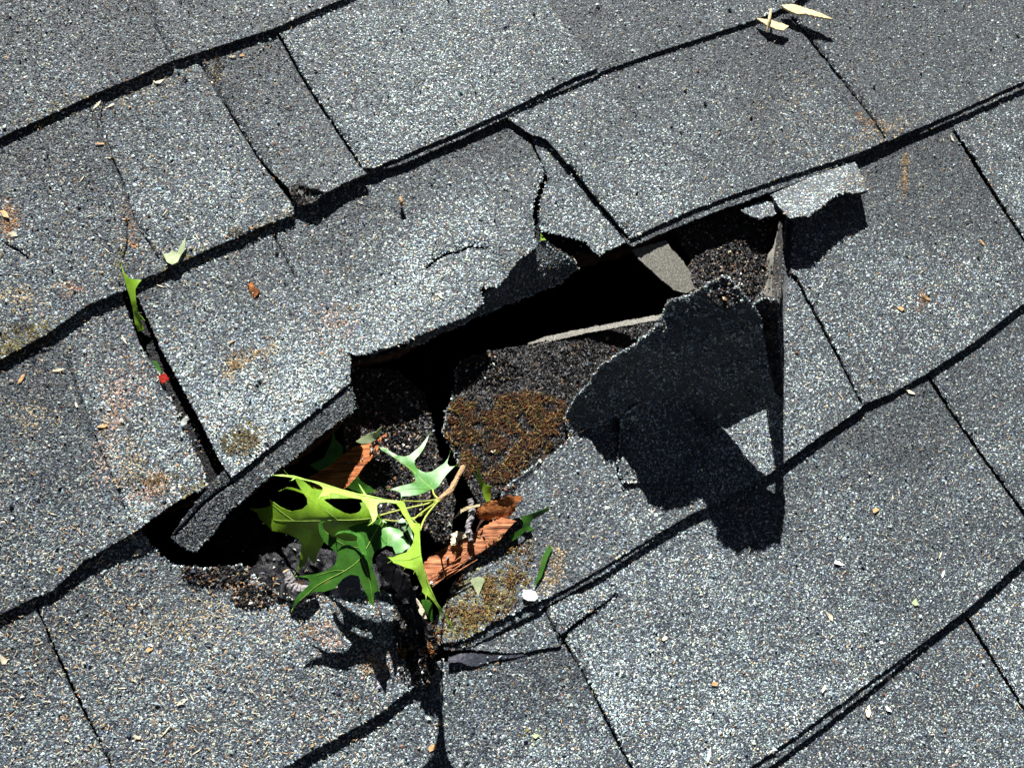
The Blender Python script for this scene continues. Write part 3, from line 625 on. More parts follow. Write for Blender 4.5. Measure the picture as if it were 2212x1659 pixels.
fl = patch('folded_edge', [(1622, 662, 84, 2), (1650, 646, 87, 2), (1680, 648, 86, 1.5), (1682, 700, 75, 1), (1684, 760, 62, 1), (1690, 820, 49, 1), (1693, 858, 40, 1), (1676, 858, 39, 1), (1664, 800, 50, 1), (1650, 735, 64, 1), (1640, 695, 73, 2)],
      BLK, 3.0, jit=1.4, grains=True, gkind='black', und=2.2, grid=9, along_n=True, label='black crumbly edge strip standing along the right side of the folded flap', cat='shingle edge')
patch('shingle_strip', [(1684, 478, 26), (1689, 520, 40), (1686, 575, 58), (1686, 636, 78), (1683, 655, 83), (1668, 650, 78), (1668, 600, 58), (1671, 560, 46), (1678, 510, 32)],
      (MAT['grit_bed'], MAT['torn']), 1.4, jit=.8, seg=3, grid=9, along_n=True, und=.6, label='thin dark upright shingle strip behind the folded flap', cat='shingle strip')
patch('split_lath', [(1683, 482, 24, 1), (1684, 540, 42, 1), (1681, 580, 56), (1681, 640, 80), (1664, 642, 60), (1650, 636, 44), (1654, 612, 36), (1656, 580, 30), (1658, 552, 26, 1), (1670, 535, 26, 1), (1679, 502, 22, 1)],
      (MAT['tan_under'], MAT['torn']), 2.0, jit=.8, seg=3, grid=9, along_n=True, und=.5, label='tan splintered upright sliver beside the gritty patch', cat='splinter')
patch('torn_overhang', [(1664, 420, 4), (1730, 385, 3), (1800, 360, 3), (1845, 345, 3), (1858, 372, 9, 1.5), (1877, 411, 17, 1.5), (1850, 418, 18, 1.5), (1822, 414, 20, 2), (1800, 424, 21, 2), (1782, 441, 22, 2), (1764, 454, 23, 2), (1745, 467, 23, 1.5), (1722, 469, 23, 1.5), (1704, 472, 21, 1)],
      SH, 2.8, grains=True, dark=.0, along_n=True, label='pale torn shingle scrap curling up beneath the straight edge, right of the hole', cat='shingle scrap')
patch('shingle_bit', [(1600, 455, 3, 1.5), (1628, 441, 2), (1660, 428, 1), (1684, 456, 5), (1670, 467, 6, 1.8), (1642, 471, 6, 1.8), (1618, 466, 5, 1.8)],
      SH, 2.8, grains=True, dark=.2, label='tiny lit shingle scrap under the straight edge, left of the torn overhang', cat='shingle scrap')
patch('underlay_scrap', [(1365, 540, .5), (1405, 528, .8), (1438, 520, 1), (1452, 540, .6), (1475, 563, -.6), (1489, 585, -1.6), (1500, 624, -3), (1482, 634, -3.4), (1458, 628, -3), (1430, 606, -1.6), (1402, 580, -.4), (1380, 560, .4)],
      (MAT['tan_under'], MAT['torn']), 2.2, jit=1, label='smooth taupe scrap lying at the upper edge of the hole', cat='shingle scrap')
patch('gritty_sheet', [(1452, 500, -8), (1560, 440, -9), (1690, 420, -9), (1692, 560, -8), (1690, 680, -8), (1600, 700, -8), (1500, 690, -9), (1470, 640, -10), (1480, 590, -9), (1495, 560, -8)],
      BLK, 3, jit=2, und=.7, grains=True, gkind='grit', gsp=5.6, rmean=.85, label='gritty black and tan sheet showing between the flap and the straight edge', cat='roofing sheet')
patch('bent_flap', [(1150, 525, 3, 1), (1178, 520, 2), (1240, 560, -2), (1246, 580, -6, 2), (1210, 612, -12, 2), (1130, 645, -14, 2), (1060, 672, -14, 2), (990, 705, -13, 2), (900, 745, -12, 2), (800, 775, -10), (800, 755, 4), (920, 705, 5.8), (1030, 655, 5.8), (1060, 620, 5.8), (1100, 580, 5.6), (1130, 550, 5)],
      SH, 2.6, jit=1.2, grains=True, dark=.5, tan=.14, along_n=True, label='dark broken strip bent down under the ragged edge of the cracked shingle', cat='shingle strip')
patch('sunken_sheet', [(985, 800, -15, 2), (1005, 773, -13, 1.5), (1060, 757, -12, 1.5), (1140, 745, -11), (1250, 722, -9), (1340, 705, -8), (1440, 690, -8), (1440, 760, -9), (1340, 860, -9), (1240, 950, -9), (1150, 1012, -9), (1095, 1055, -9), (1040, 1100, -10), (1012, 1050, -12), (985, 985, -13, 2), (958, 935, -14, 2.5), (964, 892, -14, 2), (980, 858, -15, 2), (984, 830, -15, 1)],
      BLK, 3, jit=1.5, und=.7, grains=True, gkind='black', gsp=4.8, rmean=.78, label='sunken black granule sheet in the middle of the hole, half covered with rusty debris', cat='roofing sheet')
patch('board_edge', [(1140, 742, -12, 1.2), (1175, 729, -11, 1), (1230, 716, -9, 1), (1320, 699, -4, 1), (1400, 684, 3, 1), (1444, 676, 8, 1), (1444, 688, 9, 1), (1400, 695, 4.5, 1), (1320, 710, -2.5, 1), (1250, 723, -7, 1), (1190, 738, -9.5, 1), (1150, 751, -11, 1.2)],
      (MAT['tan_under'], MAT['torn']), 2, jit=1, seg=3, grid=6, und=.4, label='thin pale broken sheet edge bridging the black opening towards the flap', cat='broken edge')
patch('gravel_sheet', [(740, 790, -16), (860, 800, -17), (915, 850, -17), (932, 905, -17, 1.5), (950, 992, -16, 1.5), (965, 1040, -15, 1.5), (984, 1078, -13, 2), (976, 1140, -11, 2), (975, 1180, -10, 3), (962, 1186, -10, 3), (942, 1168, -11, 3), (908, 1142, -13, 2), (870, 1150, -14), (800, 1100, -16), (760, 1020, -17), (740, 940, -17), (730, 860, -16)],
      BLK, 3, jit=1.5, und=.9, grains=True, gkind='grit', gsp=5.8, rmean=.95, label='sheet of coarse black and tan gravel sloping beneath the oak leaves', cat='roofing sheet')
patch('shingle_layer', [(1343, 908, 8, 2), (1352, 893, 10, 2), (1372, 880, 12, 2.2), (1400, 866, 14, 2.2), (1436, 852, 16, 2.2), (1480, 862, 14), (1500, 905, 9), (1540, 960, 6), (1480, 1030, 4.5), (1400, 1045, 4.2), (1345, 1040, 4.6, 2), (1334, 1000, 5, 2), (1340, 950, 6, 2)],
      SH, 2.4, grains=True, dark=.5, rim=1.5, label='shaded torn shingle layer just below the folded flap, its left rim coloured paler as if catching light', cat='shingle scrap')  # torn rim grains brightened in colour to stand in for light on them

patch('asphalt_lump', [(1530, 642, 84), (1541, 616, 85, 2), (1555, 598, 86, 2), (1572, 597, 86, 2), (1582, 614, 87, 2), (1600, 630, 88, 2), (1602, 656, 87), (1565, 668, 84)],
      BLK, 4, jit=2, seg=2.5, grid=6, und=2.5, grains=True, gkind='black', along_n=True, label='black asphalt lump on the crest of the folded flap', cat='asphalt lump')

# black membrane, tar strip and curled black strip
patch('felt_membrane', [(455, 1120, -28), (520, 1105, -32), (600, 1150, -27), (680, 1180, -22), (760, 1200, -18), (850, 1235, -10), (872, 1262, -5), (866, 1285, -2), (800, 1284, -3), (740, 1290, -3), (700, 1296, -2), (650, 1306, -1), (600, 1288, -3), (560, 1262, -6), (520, 1230, -13), (470, 1180, -26)],
      (MAT['felt'], MAT['torn']), 1.0, jit=1.5, grid=5, und=4.0, label='crumpled black membrane inside the hole beneath the leaves', cat='membrane')
patch('membrane_fold', [(712, 1284, 3), (722, 1262, 6), (745, 1245, 9), (772, 1240, 10), (778, 1262, 7), (780, 1286, 3), (745, 1290, 2)],
      (MAT['tar'], MAT['torn']), 1.0, jit=.6, grid=8, und=.3, along_n=True, label='smooth grey fold of membrane showing under the hanging leaf', cat='membrane')
patch('tar_strip', Wn(860, 1244, [(425, 745, 6, 1.5), (440, 702, 5), (530, 672, 3.6, .8), (650, 664, 3.4, .8), (830, 686, 3.4, .8), (960, 682, 3, .8), (1070, 650, 2.8, .8), (1170, 634, 2.6, .8), (1180, 655, 2.8, .8), (1090, 690, 2.8, .8), (950, 712, 3, .8), (790, 735, 3, .8), (680, 780, 3, 1.5), (590, 770, 4, 1.5), (540, 745, 5, 1)]),
      (MAT['tar'], MAT['torn']), 1.8, seg=2, jit=.6, grid=9, und=.2, label='smooth blue black tar strip below the scalloped shingle edge', cat='tar strip')
patch('curled_strip', Wn(560, 1200, [(1000, 20, 4), (1060, -30, 8), (1130, 10, 14), (1220, 120, 18), (1300, 220, 20, 2), (1350, 330, 19, 3), (1372, 490, 16, 3), (1440, 550, 15, 3), (1462, 700, 14, 3), (1505, 770, 14, 3), (1522, 950, 13, 3), (1485, 1090, 12, 3), (1500, 1160, 10), (1365, 1120, 9), (1388, 1020, 10, 3), (1380, 850, 12, 3), (1300, 620, 13, 3), (1280, 530, 13, 3), (1240, 400, 13, 2), (1180, 300, 12), (1080, 200, 8), (1020, 100, 5)]),
      (MAT['felt'], MAT['torn']), 5, jit=1.8, grid=6, und=3.0, along_n=True, label='black curled strip of torn asphalt running down from the leaves', cat='asphalt strip')
patch('crumbled_edge', Wn(560, 1200, [(1215, 325, 6, 2), (1260, 420, 6, 2), (1290, 540, 6, 2), (1310, 640, 6, 2), (1385, 860, 6, 2), (1390, 1060, 6, 2), (1330, 1090, 5, 3), (1230, 930, 5, 3), (1190, 800, 5, 3), (1180, 650, 4, 3), (1130, 420, 3, 2), (1150, 330, 3, 2)]),
      BLK, 6, jit=2, grid=8, und=1.6, grains=True, gkind='grit', gsp=6, rmean=.9, label='brown crumbling torn edge of the gritty shingle beside the black strip', cat='torn edge')
patch('crumpled_corner', [(622, 404, 8, 1.5), (640, 398, 9, 1.5), (668, 404, 10, 1.5), (698, 414, 10.4, 1.5), (697, 424, 9.4), (672, 440, 8), (646, 444, 7), (630, 430, 7)],
      BLK, 4, jit=1.2, seg=2.5, grid=7, und=2, along_n=True, grains=True, gkind='black', gsp=7, label='black crumpled lump at the curled shingle corner', cat='shingle scrap')
# crack fragments
patch('cracked_corner', [(1178, 1316, 4.4), (1240, 1284, 4.4), (1330, 1272, 3.6), (1337, 1280, 3.8, 1.5), (1300, 1310, 4.6, 1.8), (1262, 1334, 5.2, 1.8), (1228, 1360, 5.8, 1.8), (1206, 1374, 6, 1), (1190, 1345, 5.4)],
      SH, 1.8, grains=True, dark=.1, label='triangular cracked corner piece at the upper tip of the biggest pale shingle', cat='shingle scrap')

# ------------------------------------------------------------------ wood in the hole
patch('wood_splinter', Wn(560, 900, [(300, 620, -26), (400, 540, -24), (520, 470, -22), (600, 400, -20), (740, 320, -17, .6), (830, 250, -14, .6), (950, 236, -9, .6), (1020, 200, -5, .6), (1098, 140, -1, .5), (1102, 165, -1, .6), (1030, 275, -3, .8), (960, 370, -6, .8), (885, 450, -9, .8), (840, 520, -12, 1), (770, 600, -15, 1), (690, 660, -18), (560, 660, -21), (420, 680, -24)]),
      (MAT['redwood'], MAT['redwood']), 5, jit=1.4, grid=5, und=1.3, label='bright orange rotten wood splinter pointing up beside the upper leaf', cat='wood splinter')
BOARD, _ = patch('wood_splinter', Wn(560, 900, [(1400, 1300, -4), (1480, 1200, -3), (1640, 1120, -2, .8), (1680, 1090, -1, .8), (1830, 1020, 1, .8), (1990, 920, 4, .8), (2100, 870, 6, .8), (2220, 900, 7, 1), (2160, 960, 6, 1.2), (2080, 1060, 5, 1.4), (1980, 1130, 4, 1.2), (1900, 1180, 3, 1), (1700, 1310, 1, 1), (1500, 1468, 0, .8), (1460, 1440, 0, .8), (1440, 1340, -2, .8)]),
      (MAT['redwood2'], MAT['redwood2']), 5, jit=1.6, grid=5, und=1.6, label='reddish split board fragment lying right of the long narrow leaf', cat='wood splinter')
patch('rotten_wood', Wn(900, 900, [(530, 800, 4), (600, 740, 6, 2), (700, 720, 9, 2), (770, 690, 11, 2), (850, 672, 12, 2), (920, 690, 12, 2), (900, 730, 11, 2), (860, 745, 10, 2), (850, 800, 7, 2), (820, 850, 5, 2), (760, 875, 4, 2), (690, 880, 3, 2), (620, 890, 2, 2), (540, 870, 2, 2)]),
      (MAT['punky'], MAT['punky']), 6, jit=1.4, seg=2.5, grid=7, und=1.8, label='crumbling orange brown lump of rotten wood above the split board', cat='rotten wood')
for k_ in range(9):
    yy = random.uniform(0, 1); x_ = 925+random.uniform(0, 60); y_ = 1262-(x_-915)*.47+random.uniform(-22, 12); L_ = random.uniform(40, 110); a_ = math.radians(-30+random.uniform(-6, 6))
    z_ = 3.2+(x_-925)*.03
    tube('loose_fibre', [(x_, y_, z_, .35), (x_+math.cos(a_)*L_*.5, y_+math.sin(a_)*L_*.5, z_+2, .5), (x_+math.cos(a_)*L_, y_+math.sin(a_)*L_, z_+3, .2)], MAT['redwood2'], parent=BOARD, sides=5, wob=.1)
tube('grey_twig', [(1014, 1078, 8, 1.9), (1018, 1092, 8, 1.6), (1019, 1110, 8, 2.2), (1012, 1135, 8, 1.7), (1013, 1150, 8, 1.9), (1016, 1168, 7, 1.6)], MAT['greybark'], wob=.1, sides=9,
     label='short grey twig standing against the split board', cat='twig')
tube('curled_stub', [(617, 1232, 12, 2.0), (624, 1246, 11, 2.7), (628, 1262, 10, 3.4), (642, 1275, 9, 3.5), (662, 1275, 8, 3.1), (682, 1272, 6, 2.2)], (MAT['greybark'], MAT['cutwood']), wob=.07, sides=10,
     label='dark curled stub with a pale broken tip near the crumpled membrane', cat='twig')
patch('wood_shaving', Wn(900, 900, [(325, 875, 9), (370, 810, 11, 0), (430, 775, 12, 0), (550, 755, 12, 0), (545, 775, 12, 0), (470, 790, 12, 0), (400, 820, 11, 0), (350, 860, 10, 0)]), (MAT['straw'], MAT['straw']), .5, seg=3, jit=.2, grid=8,
      label='curved cream wood shaving across the grey twig', cat='wood shaving')
patch('wood_crumbs', Wn(900, 900, [(305, 1010, 2, 1), (350, 990, 4, 1), (440, 1000, 5, 1), (445, 1030, 4, 1), (370, 1060, 3, 1), (340, 1110, 2, 1), (300, 1110, 2, 1)]), (MAT['chip'], MAT['chip']), 2, seg=3, jit=1, grid=6, und=1.5,
      label='cream wood crumb cluster at the foot of the grey twig', cat='wood chip')

# ------------------------------------------------------------------ oak sprig: leaves joined to one twig by their stalks
sprig = empty('oak_sprig', 975, 1080, 10, label='green oak sprig of several lobed leaves lying over the hole', cat='oak sprig')
def leaf(outline, ctrl, mat, mid, parent=sprig, name='leaf', stalk=None, veins=(), seg=3, **tags):
    outline = [p[:2] for p in outline]
    o, zf = patch(name, [(x, y, 0) for x, y in outline], (MAT[mat], MAT[mat]), .28, parent=parent, record=False, seg=seg, jit=.15, grid=9, ctrl=ctrl, bump=.0, und=.55, along_n=True, **tags)
    def run(nm, pts, r0, r1):
        a = np.array(pts, float); z = zf(a[:, 0], a[:, 1])+.15
        tube(nm, [(a[i, 0], a[i, 1], z[i], r0+(r1-r0)*i/(len(a)-1)) for i in range(len(a))], MAT['vein'], parent=o, sides=5)
    if mid: run('midrib', mid, .26, .1)
    for v in veins: run('vein', v, .11, .05)
    return o, zf
# narrow lime strip leaf seen edge-on, across the top
LA = Wn(560, 900, [(115, 505), (200, 499), (300, 508), (400, 538), (500, 560), (570, 580), (700, 622), (850, 662), (885, 668), (905, 668), (860, 585), (850, 575), (870, 590), (925, 672), (1000, 690), (1100, 714), (1245, 730), (1250, 760), (1180, 750), (1100, 738), (1040, 742), (1015, 770), (1022, 850), (1000, 900), (965, 925), (937, 943), (975, 905), (975, 880), (945, 800), (915, 755), (880, 712), (830, 705), (760, 695), (690, 672), (640, 660), (610, 668), (604, 715), (598, 680), (570, 685), (530, 690), (507, 730), (520, 690), (548, 640), (548, 610), (520, 588), (450, 560), (380, 545), (320, 530), (275, 555), (295, 528), (230, 518)])
lfa = leaf(LA, [(585, 1026, 34), (690, 1045, 42), (800, 1070, 47), (870, 1085, 51), (810, 1120, 55), (700, 1065, 48), (650, 1040, 40)], 'leaf_pale', Wn(560, 900, [(1240, 738), (1000, 700), (850, 672), (600, 605), (450, 552), (250, 508)]))
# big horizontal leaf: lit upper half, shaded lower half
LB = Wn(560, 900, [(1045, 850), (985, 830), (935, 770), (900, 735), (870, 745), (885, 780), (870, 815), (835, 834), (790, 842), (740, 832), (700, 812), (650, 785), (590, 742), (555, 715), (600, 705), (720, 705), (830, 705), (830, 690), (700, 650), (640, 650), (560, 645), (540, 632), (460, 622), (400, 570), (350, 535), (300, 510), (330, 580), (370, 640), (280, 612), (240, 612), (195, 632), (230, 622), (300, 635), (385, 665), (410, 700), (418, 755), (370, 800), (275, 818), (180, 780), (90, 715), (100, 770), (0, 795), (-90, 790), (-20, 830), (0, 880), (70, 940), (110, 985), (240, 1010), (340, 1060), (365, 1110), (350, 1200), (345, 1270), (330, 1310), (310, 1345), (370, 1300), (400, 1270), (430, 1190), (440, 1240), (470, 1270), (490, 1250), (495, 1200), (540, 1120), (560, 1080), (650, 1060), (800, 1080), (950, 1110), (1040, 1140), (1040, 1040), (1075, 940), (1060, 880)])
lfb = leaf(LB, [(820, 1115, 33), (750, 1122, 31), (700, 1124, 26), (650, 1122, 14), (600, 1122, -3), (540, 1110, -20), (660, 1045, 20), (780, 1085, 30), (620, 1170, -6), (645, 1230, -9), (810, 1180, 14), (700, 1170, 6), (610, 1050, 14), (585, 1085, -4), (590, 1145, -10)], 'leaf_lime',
     Wn(560, 900, [(1050, 852), (960, 878), (800, 892), (680, 892), (520, 898), (300, 900), (120, 890)]), veins=[Wn(560, 900, [(680, 892), (600, 830), (470, 740), (400, 650)]), Wn(560, 900, [(850, 888), (900, 820), (890, 760)]), Wn(560, 900, [(500, 898), (430, 1010), (400, 1150), (350, 1280)]), Wn(560, 900, [(300, 900), (200, 830), (100, 750)])])
# hanging dark leaf with two drooping tips
LC = Wn(560, 900, [(1065, 880), (1080, 960), (1050, 1050), (1035, 1140), (990, 1180), (975, 1230), (980, 1310), (1018, 1420), (1028, 1500), (995, 1520), (990, 1600), (985, 1645), (950, 1590), (925, 1530), (890, 1470), (860, 1375), (790, 1362), (720, 1400), (655, 1480), (560, 1512), (470, 1512), (385, 1560), (340, 1600), (290, 1655), (305, 1590), (340, 1535), (430, 1450), (440, 1430), (415, 1392), (325, 1380), (480, 1358), (585, 1328), (655, 1275), (682, 1200), (640, 1150), (560, 1080), (518, 1000), (513, 930), (525, 905), (575, 898), (540, 925), (560, 975), (630, 1035), (740, 1072), (845, 1075), (860, 1040), (820, 990), (760, 960), (840, 930), (950, 900)])
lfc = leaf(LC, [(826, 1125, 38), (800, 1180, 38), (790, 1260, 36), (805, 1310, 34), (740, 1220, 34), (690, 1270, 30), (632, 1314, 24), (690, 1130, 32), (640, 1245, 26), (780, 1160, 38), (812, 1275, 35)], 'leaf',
     Wn(560, 900, [(1060, 890), (1000, 1000), (930, 1130), (860, 1240), (740, 1330), (600, 1400), (470, 1480), (350, 1590)]), veins=[Wn(560, 900, [(880, 1210), (920, 1320), (960, 1450), (980, 1600)]), Wn(560, 900, [(930, 1130), (780, 1120), (640, 1050), (560, 980)]), Wn(560, 900, [(740, 1330), (640, 1330), (480, 1375)])])
leaf(Wn(560, 900, [(650, 1025), (690, 990), (760, 982), (820, 1000), (870, 1012), (905, 1050), (918, 1110), (932, 1198), (890, 1188), (858, 1125), (842, 1070), (848, 1035), (800, 1010), (740, 1000), (690, 1008)]), [(725, 1155, 39), (760, 1147, 42), (785, 1160, 45), (790, 1198, 44), (776, 1170, 44)], 'leaf_gloss', None, name='curled_lobe')
leaf(Wn(560, 900, [(1070, 880), (1110, 925), (1190, 955), (1240, 1000), (1250, 1035), (1285, 1075), (1290, 1130), (1235, 1172), (1180, 1185), (1150, 1120), (1100, 1110), (1040, 1142), (1033, 1080), (1060, 1020), (1055, 940)]), [(828, 1122, 39), (870, 1145, 43), (820, 1180, 44), (880, 1180, 50), (850, 1195, 49), (845, 1150, 44)], 'leaf_gloss',
     Wn(560, 900, [(1080, 900), (1110, 1000), (1120, 1100)]))
leaf(Wn(560, 900, [(1190, 905), (1235, 875), (1290, 920), (1320, 1000), (1335, 1080), (1300, 1150), (1275, 1160), (1290, 1120), (1288, 1050), (1250, 980)]), [(860, 1125, 42), (888, 1140, 46), (890, 1180, 52), (875, 1160, 47), (882, 1190, 53)], 'leaf', None)
# long narrow lime leaf hanging down to the right
LD = Wn(560, 900, [(1180, 745), (1250, 735), (1275, 800), (1310, 880), (1335, 915), (1390, 925), (1388, 1000), (1392, 1100), (1400, 1200), (1430, 1330), (1470, 1450), (1510, 1540), (1535, 1600), (1570, 1655), (1620, 1720), (1660, 1790), (1690, 1855), (1650, 1815), (1630, 1760), (1600, 1710), (1570, 1680), (1562, 1725), (1550, 1660), (1500, 1590), (1450, 1540), (1442, 1585), (1435, 1540), (1410, 1515), (1412, 1480), (1380, 1410), (1345, 1330), (1310, 1312), (1262, 1302), (1220, 1282), (1160, 1262), (1145, 1240), (1110, 1215), (1150, 1215), (1210, 1188), (1270, 1172), (1300, 1140), (1330, 1090), (1342, 1010), (1310, 960), (1270, 880), (1240, 840), (1215, 790)])
lfd = leaf(LD, [(865, 1088, 56), (895, 1130, 60), (905, 1180, 64), (910, 1230, 67), (935, 1290, 62), (980, 1360, 48), (850, 1212, 72), (895, 1225, 70), (912, 1270, 65)], 'leaf_pale',
     Wn(560, 900, [(1250, 742), (1300, 860), (1370, 930), (1385, 1050), (1392, 1200), (1430, 1360), (1500, 1540), (1600, 1700), (1680, 1840)]), veins=[Wn(560, 900, [(1392, 1200), (1300, 1230), (1160, 1240)])])
# star shaped glossy leaf at the upper right
LE = Wn(560, 900, [(1040, 268), (1075, 262), (1110, 285), (1150, 310), (1200, 335), (1250, 345), (1300, 330), (1350, 290), (1395, 250), (1430, 205), (1470, 150), (1455, 200), (1440, 235), (1415, 285), (1380, 335), (1340, 378), (1345, 420), (1360, 442), (1400, 470), (1440, 482), (1490, 475), (1550, 435), (1600, 400), (1630, 360), (1645, 322), (1630, 370), (1625, 405), (1645, 432), (1692, 425), (1640, 475), (1595, 530), (1550, 600), (1515, 628), (1470, 632), (1440, 650), (1380, 672), (1300, 684), (1235, 688), (1228, 715), (1222, 660), (1190, 642), (1130, 628), (1165, 615), (1230, 595), (1300, 580), (1345, 560), (1350, 530), (1330, 490), (1290, 450), (1240, 412), (1180, 367), (1140, 335), (1100, 312), (1060, 290)])
lfe = leaf(LE, [(825, 966, 2), (880, 990, 7), (925, 945, 4), (900, 1015, 12), (970, 985, 13), (950, 1015, 16), (932, 1055, 20), (860, 1058, 12), (900, 1048, 15), (890, 1015, 10)], 'leaf_gloss',
     Wn(560, 900, [(1500, 630), (1430, 570), (1340, 480), (1240, 400), (1140, 325), (1050, 268)]), veins=[Wn(560, 900, [(1480, 600), (1520, 520), (1600, 440), (1680, 428)]), Wn(560, 900, [(1290, 430), (1340, 350), (1440, 230)]), Wn(560, 900, [(1460, 625), (1330, 620), (1190, 635)])])
def bristles(leafobj, ox, oy, pts):
    for (x, y, dx, dy, z) in pts:
        x0, y0 = ox+x/4, oy+y/4; x1, y1 = x0+dx/4, y0+dy/4
        tube('bristle', [(x0, y0, z, .16), ((x0+x1)/2+random.uniform(-1, 1), (y0+y1)/2+random.uniform(-1, 1), z+1, .12), (x1, y1, z+1.5, .05)], MAT['leaf_pale'], parent=leafobj, sides=4)
def stalk(pts, mat='greenstem', name='stalk', r=.55): tube(name, [(x, y, z, r) for x, y, z in Wn(560, 900, pts)], MAT[mat], parent=sprig, sides=6, wob=.05)
tw = tube('twig', [(x, y, z, r) for x, y, z, r in Wn(560, 900, [(1520, 735, 28, 1.2), (1570, 705, 28, 1.7), (1640, 650, 25, 1.9), (1690, 570, 20, 1.5), (1720, 510, 17, 1.6), (1765, 432, 12, 1.9)])], MAT['bark'], parent=sprig, sides=9, wob=.08)
bristles(lfa[0], 560, 900, [(255, 512, -45, -52, 35), (300, 525, -35, 30, 36), (605, 665, 0, 55, 44), (507, 728, -14, 26, 43), (885, 668, -30, -95, 50), (965, 925, -30, 20, 54), (975, 880, -28, 30, 53), (1000, 905, -30, 30, 55), (1028, 860, 48, 60, 50), (1076, 915, -20, 38, 51)])
bristles(lfb[0], 560, 900, [(195, 632, -30, 12, 8), (310, 1345, -10, 24, -9), (345, 1270, -30, -40, -8), (480, 1262, -8, 34, 0), (470, 610, 30, 24, 17), (440, 600, -10, -30, 16)])
bristles(lfc[0], 560, 900, [(325, 1380, -34, 8, 25), (290, 1655, -12, 36, 24), (985, 1645, 6, 40, 34), (513, 930, 24, -40, 28), (950, 1590, -6, 30, 34), (1028, 1500, 18, 14, 34)])
bristles(lfd[0], 560, 900, [(1150, 1215, -50, -6, 62), (1145, 1240, -40, 24, 62), (1262, 1302, -16, 24, 58), (1345, 1330, -12, 30, 55), (1410, 1515, -26, 20, 50), (1442, 1585, 2, 30, 50), (1562, 1725, 2, 34, 48), (1240, 840, -30, 30, 56), (1690, 1855, 20, 34, 48), (1630, 1760, 4, 34, 48)])
bristles(lfe[0], 560, 900, [(1470, 150, 14, -30, 4), (1645, 322, 6, -34, 8), (1692, 425, 26, -16, 13), (1130, 628, -36, -6, 13), (1222, 715, -4, 26, 14), (1040, 268, -24, -18, 2)])
stalk([(1240, 727, 54), (1350, 732, 44), (1450, 728, 34), (1540, 715, 28)])
stalk([(1045, 852, 33), (1180, 815, 32), (1330, 780, 31), (1440, 755, 31), (1560, 715, 28)])
stalk([(1325, 895, 48), (1390, 840, 40), (1470, 780, 32), (1560, 715, 28)])
stalk([(1390, 985, 60), (1420, 900, 50), (1470, 820, 38), (1560, 715, 28)])
stalk([(1080, 890, 39), (1200, 900, 38), (1400, 850, 34), (1550, 725, 28)])
stalk([(1500, 630, 20), (1510, 670, 24), (1545, 710, 28)])
tube('bud', [(x, y, z, r) for x, y, z, r in Wn(560, 900, [(1480, 760, 29, .6), (1500, 750, 29, 1.5), (1530, 735, 29, 1.5), (1560, 715, 28, 1.0)])], MAT['greenstem'], parent=sprig, sides=7, wob=.15)

# separate leaf pieces
def piece(name, outline, zz, mat, label, cat='leaf', th=.3, und=.3, **k):
    patch(name, outline if len(outline[0]) > 2 else [(x, y, zz) for x, y in outline], (MAT[mat], MAT[mat]), th, record=False, seg=2.5, jit=.3, grid=8, bump=0, und=und, along_n=True, label=label, cat=cat, **k)
piece('leaf_fragment', Wn(560, 900, [(835, 215, 2), (880, 180, 3), (940, 150, 5), (1010, 130, 7), (1060, 85, 9), (1050, 130, 7), (1040, 165, 5), (1000, 200, 4), (950, 235, 3), (880, 232, 2)]), 0, 'leaf_dry', 'faded green leaf scrap resting on the orange splinter')
piece('oak_leaf', Wn(900, 900, [(1150, 780, 4), (1130, 820, 3), (1060, 860, 3), (1000, 890, 3), (975, 930, 3), (1010, 985, 2), (940, 990, 3), (880, 1040, 3), (810, 1085, 2), (800, 1030, 3), (870, 990, 4), (915, 965, 4), (925, 920, 5), (900, 870, 5), (950, 850, 5), (1040, 820, 5)]), 0, 'leaf', 'small green oak leaf on the slab beside the split board')
piece('oak_leaf', Wn(900, 900, [(475, 440, 14), (500, 480, 12), (530, 540, 9), (525, 440, 14), (512, 350, 18), (540, 450, 13), (570, 550, 8), (600, 590, 7), (655, 605, 7), (640, 650, 5), (638, 720, 3), (605, 745, 3), (580, 680, 4), (550, 600, 6), (520, 540, 9)]), 0, 'leaf_lime', 'narrow green leaf standing between the twig and the rusty debris')
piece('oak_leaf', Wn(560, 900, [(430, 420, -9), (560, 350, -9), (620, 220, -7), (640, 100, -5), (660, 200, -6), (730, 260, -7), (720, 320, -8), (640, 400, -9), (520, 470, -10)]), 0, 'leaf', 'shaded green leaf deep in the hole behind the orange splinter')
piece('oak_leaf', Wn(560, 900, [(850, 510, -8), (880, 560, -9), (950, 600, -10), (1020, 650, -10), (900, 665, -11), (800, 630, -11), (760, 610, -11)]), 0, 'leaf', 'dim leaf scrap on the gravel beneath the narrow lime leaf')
piece('oak_leaf', [(261, 570, 8), (268, 590, 11), (280, 602, 13), (306, 605, 15), (300, 612, 15), (292, 625, 14), (293, 650, 13), (298, 675, 10), (313, 693, 8), (303, 690, 7), (311, 712, 5), (298, 716, 3), (292, 700, 5), (287, 670, 8), (280, 640, 10), (270, 610, 10)], 0, 'leaf_lime', 'curled bright green leaf stuck in the gap at the far left')
piece('leaf_fragment', [(328, 778, 3), (338, 780, 3), (347, 795, 3), (349, 806, 3), (340, 804, 3), (331, 790, 3)], 0, 'leaf', 'tiny green leaf bit in the gap just above the red flake')
piece('leaf_fragment', [(1168, 504, 3), (1180, 519, 3), (1168, 520, 3)], 0, 'leaf_lime', 'tiny green leaf tip poking out at the top of the crack')
piece('leaf_fragment', [(352, 548, 6.6), (366, 548, 7), (371, 540, 7.4), (382, 548, 7.4), (388, 533, 8), (401, 512, 9), (399, 540, 8), (390, 553, 7.4), (384, 566, 7.2), (372, 572, 7), (360, 566, 7)], 0, 'leaf_dry', 'pale grey green leaf scrap lying by the slanting joint on the left')
